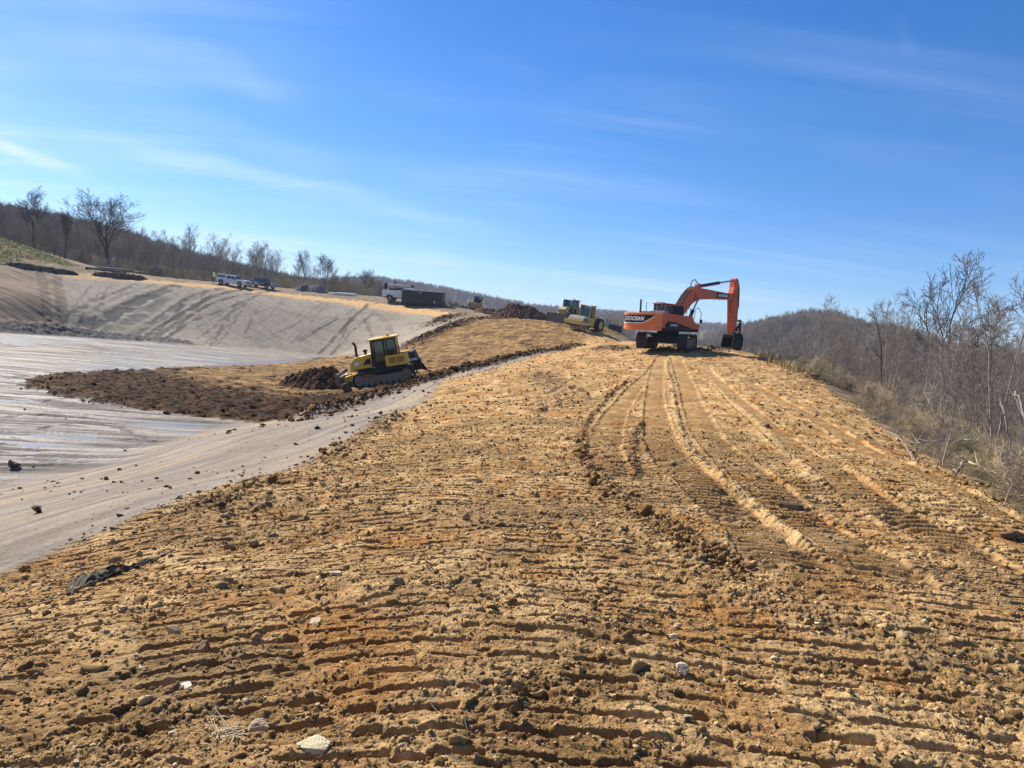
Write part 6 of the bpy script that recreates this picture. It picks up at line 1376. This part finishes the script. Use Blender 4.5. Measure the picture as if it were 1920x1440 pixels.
branch([(1660, 808, 21, None), (1690, 825, 20, None), (1715, 865, 18, None), (1733, 884, 17, None)], .03, 'bent pale stem arching down to the soil edge left of the level branch', PALE, 4)
branch([(1905, 735, 13, None), (1918, 765, 12.5, None), (1925, 840, 12, None), (1915, 900, 11.5, None)], .024, 'thick pale curved stem by the right border of the photo', PALE, 5)
branch([(1815, 865, 14, None), (1850, 880, 13.5, None), (1890, 905, 13, None), (1930, 970, 12, None)], .022, 'pale bramble stem arching over the brush toward the right border', STEM, 6)
branch([(1530, 748, 36, None), (1545, 740, 36, None), (1556, 752, 35, None), (1562, 760, 34, None)], .03, 'small white hooked branch on the soil edge higher up the embankment', PALE, 7, 3)
branch([(1784, 924, 14.6, .05), (1796, 917, 14.6, .12), (1800, 908, 14.6, .30), (1803, 898, 14.6, .42)], .05, 'short broken pale stump curving up at the embankment edge', PALE, 8, 0, 'stump', 'stump')
branch([(1868, 985, 11.2, .03), (1880, 950, 11.2, None), (1898, 905, 11.2, None)], .012, 'thin dry stalk leaning beside the overturned clod', STEM, 9, 4)
branch([(1877, 748, 16, None), (1888, 800, 15.5, None), (1900, 880, 15, None), (1912, 945, 14, None)], .025, 'upright brown sapling stem just left of the curved pale stem', TWIG, 10, 8)
# tan dry grass at the far edge and on the left bank
def grass(name, label, X, Y_, h, m, seed):
    rs_ = np.random.RandomState(seed); n = len(X); Z = gh(X, Y_)-.02; a = rs_.uniform(0, 6.28, n); l = h*rs_.uniform(.5, 1.2, n); w = .006+.004*np.hypot(X, Y_)/20; b_ = rs_.uniform(.1, .5, n)*l
    dx, dy = np.cos(a), np.sin(a); B = np.c_[X, Y_, Z]; V = np.stack([B-np.c_[-dy*w, dx*w, 0*w], B+np.c_[-dy*w, dx*w, 0*w], B+np.c_[dx*b_*.4-dy*w*.7, dy*b_*.4+dx*w*.7, l*.6], B+np.c_[dx*b_*.4+dy*w*.7, dy*b_*.4-dx*w*.7, l*.6], B+np.c_[dx*b_, dy*b_, l], B+np.c_[dx*b_+.001, dy*b_, l]], 1).reshape(-1, 3)
    i = np.arange(n)[:, None]*6; F = np.vstack([i+np.array([[0, 1, 2, 3]]), i+np.array([[3, 2, 5, 4]])]); o = npmesh(name, V, F, [m]); return tag(o, label, None, None, 'stuff')
q = [at(rt.uniform(1375, 1560), 690, rt.uniform(44, 60)) for _ in range(3000)]; q = np.array([p[:2] for p in q]); k = np.abs(poly_sd(q[:, 0].astype(np.float32), q[:, 1].astype(np.float32), RIDGE)+.6) < 1.6; q = q[k]
grass('dry_grass', 'tan dry grass along the crest edge beside the excavator bucket', q[:, 0], q[:, 1], .55, mat('dry_grass_blades', (.42, .29, .12), .9), 31)
q = []
for _ in range(60000):
    x_, y_ = rt.uniform(-125, -62), rt.uniform(88, 140); q.append((x_, y_))
q = np.array(q); k = poly_sd(q[:, 0].astype(np.float32), q[:, 1].astype(np.float32), GRASS) > .5; q = q[k]; hk = fbm((q[:, 0]/9).astype(np.float32), (q[:, 1]/3).astype(np.float32), 4, 36); g_ = hk < .08
grass('green_grass', 'short green grass on the bank at the left border', q[g_][:, 0], q[g_][:, 1], .22, mat('green_blades', (.10, .14, .025), .8, var=.3, scale=.3), 32)
grass('tan_grass', 'dry orange-tan grass at the lower edge of the green bank', q[~g_][:, 0], q[~g_][:, 1], .3, mat('tan_blades', (.33, .21, .08), .9, var=.3, scale=.3), 33)

# ------------------------------------------------------------ the air between here and the hills
hb = MB(); hb.box(-2600, 2600, -2600, 2600, -40, 130); hz = hb.build('haze', BARK, None); hz.data.materials.clear()
hm = bpy.data.materials.new('haze_air'); hm.use_nodes = True; t = hm.node_tree; t.nodes.clear(); o_ = N(t, 'ShaderNodeOutputMaterial'); pv = N(t, 'ShaderNodeVolumePrincipled')
pv.inputs['Color'].default_value = (.68, .78, .95, 1); pv.inputs['Density'].default_value = .00024; pv.inputs['Anisotropy'].default_value = .0; t.links.new(pv.outputs[0], o_.inputs['Volume']); hz.data.materials.append(hm); hz['kind'] = 'stuff'; hz['label'] = 'thin bluish haze between the site and the far hills'; hz.visible_shadow = True
print('SCRIPT DONE')
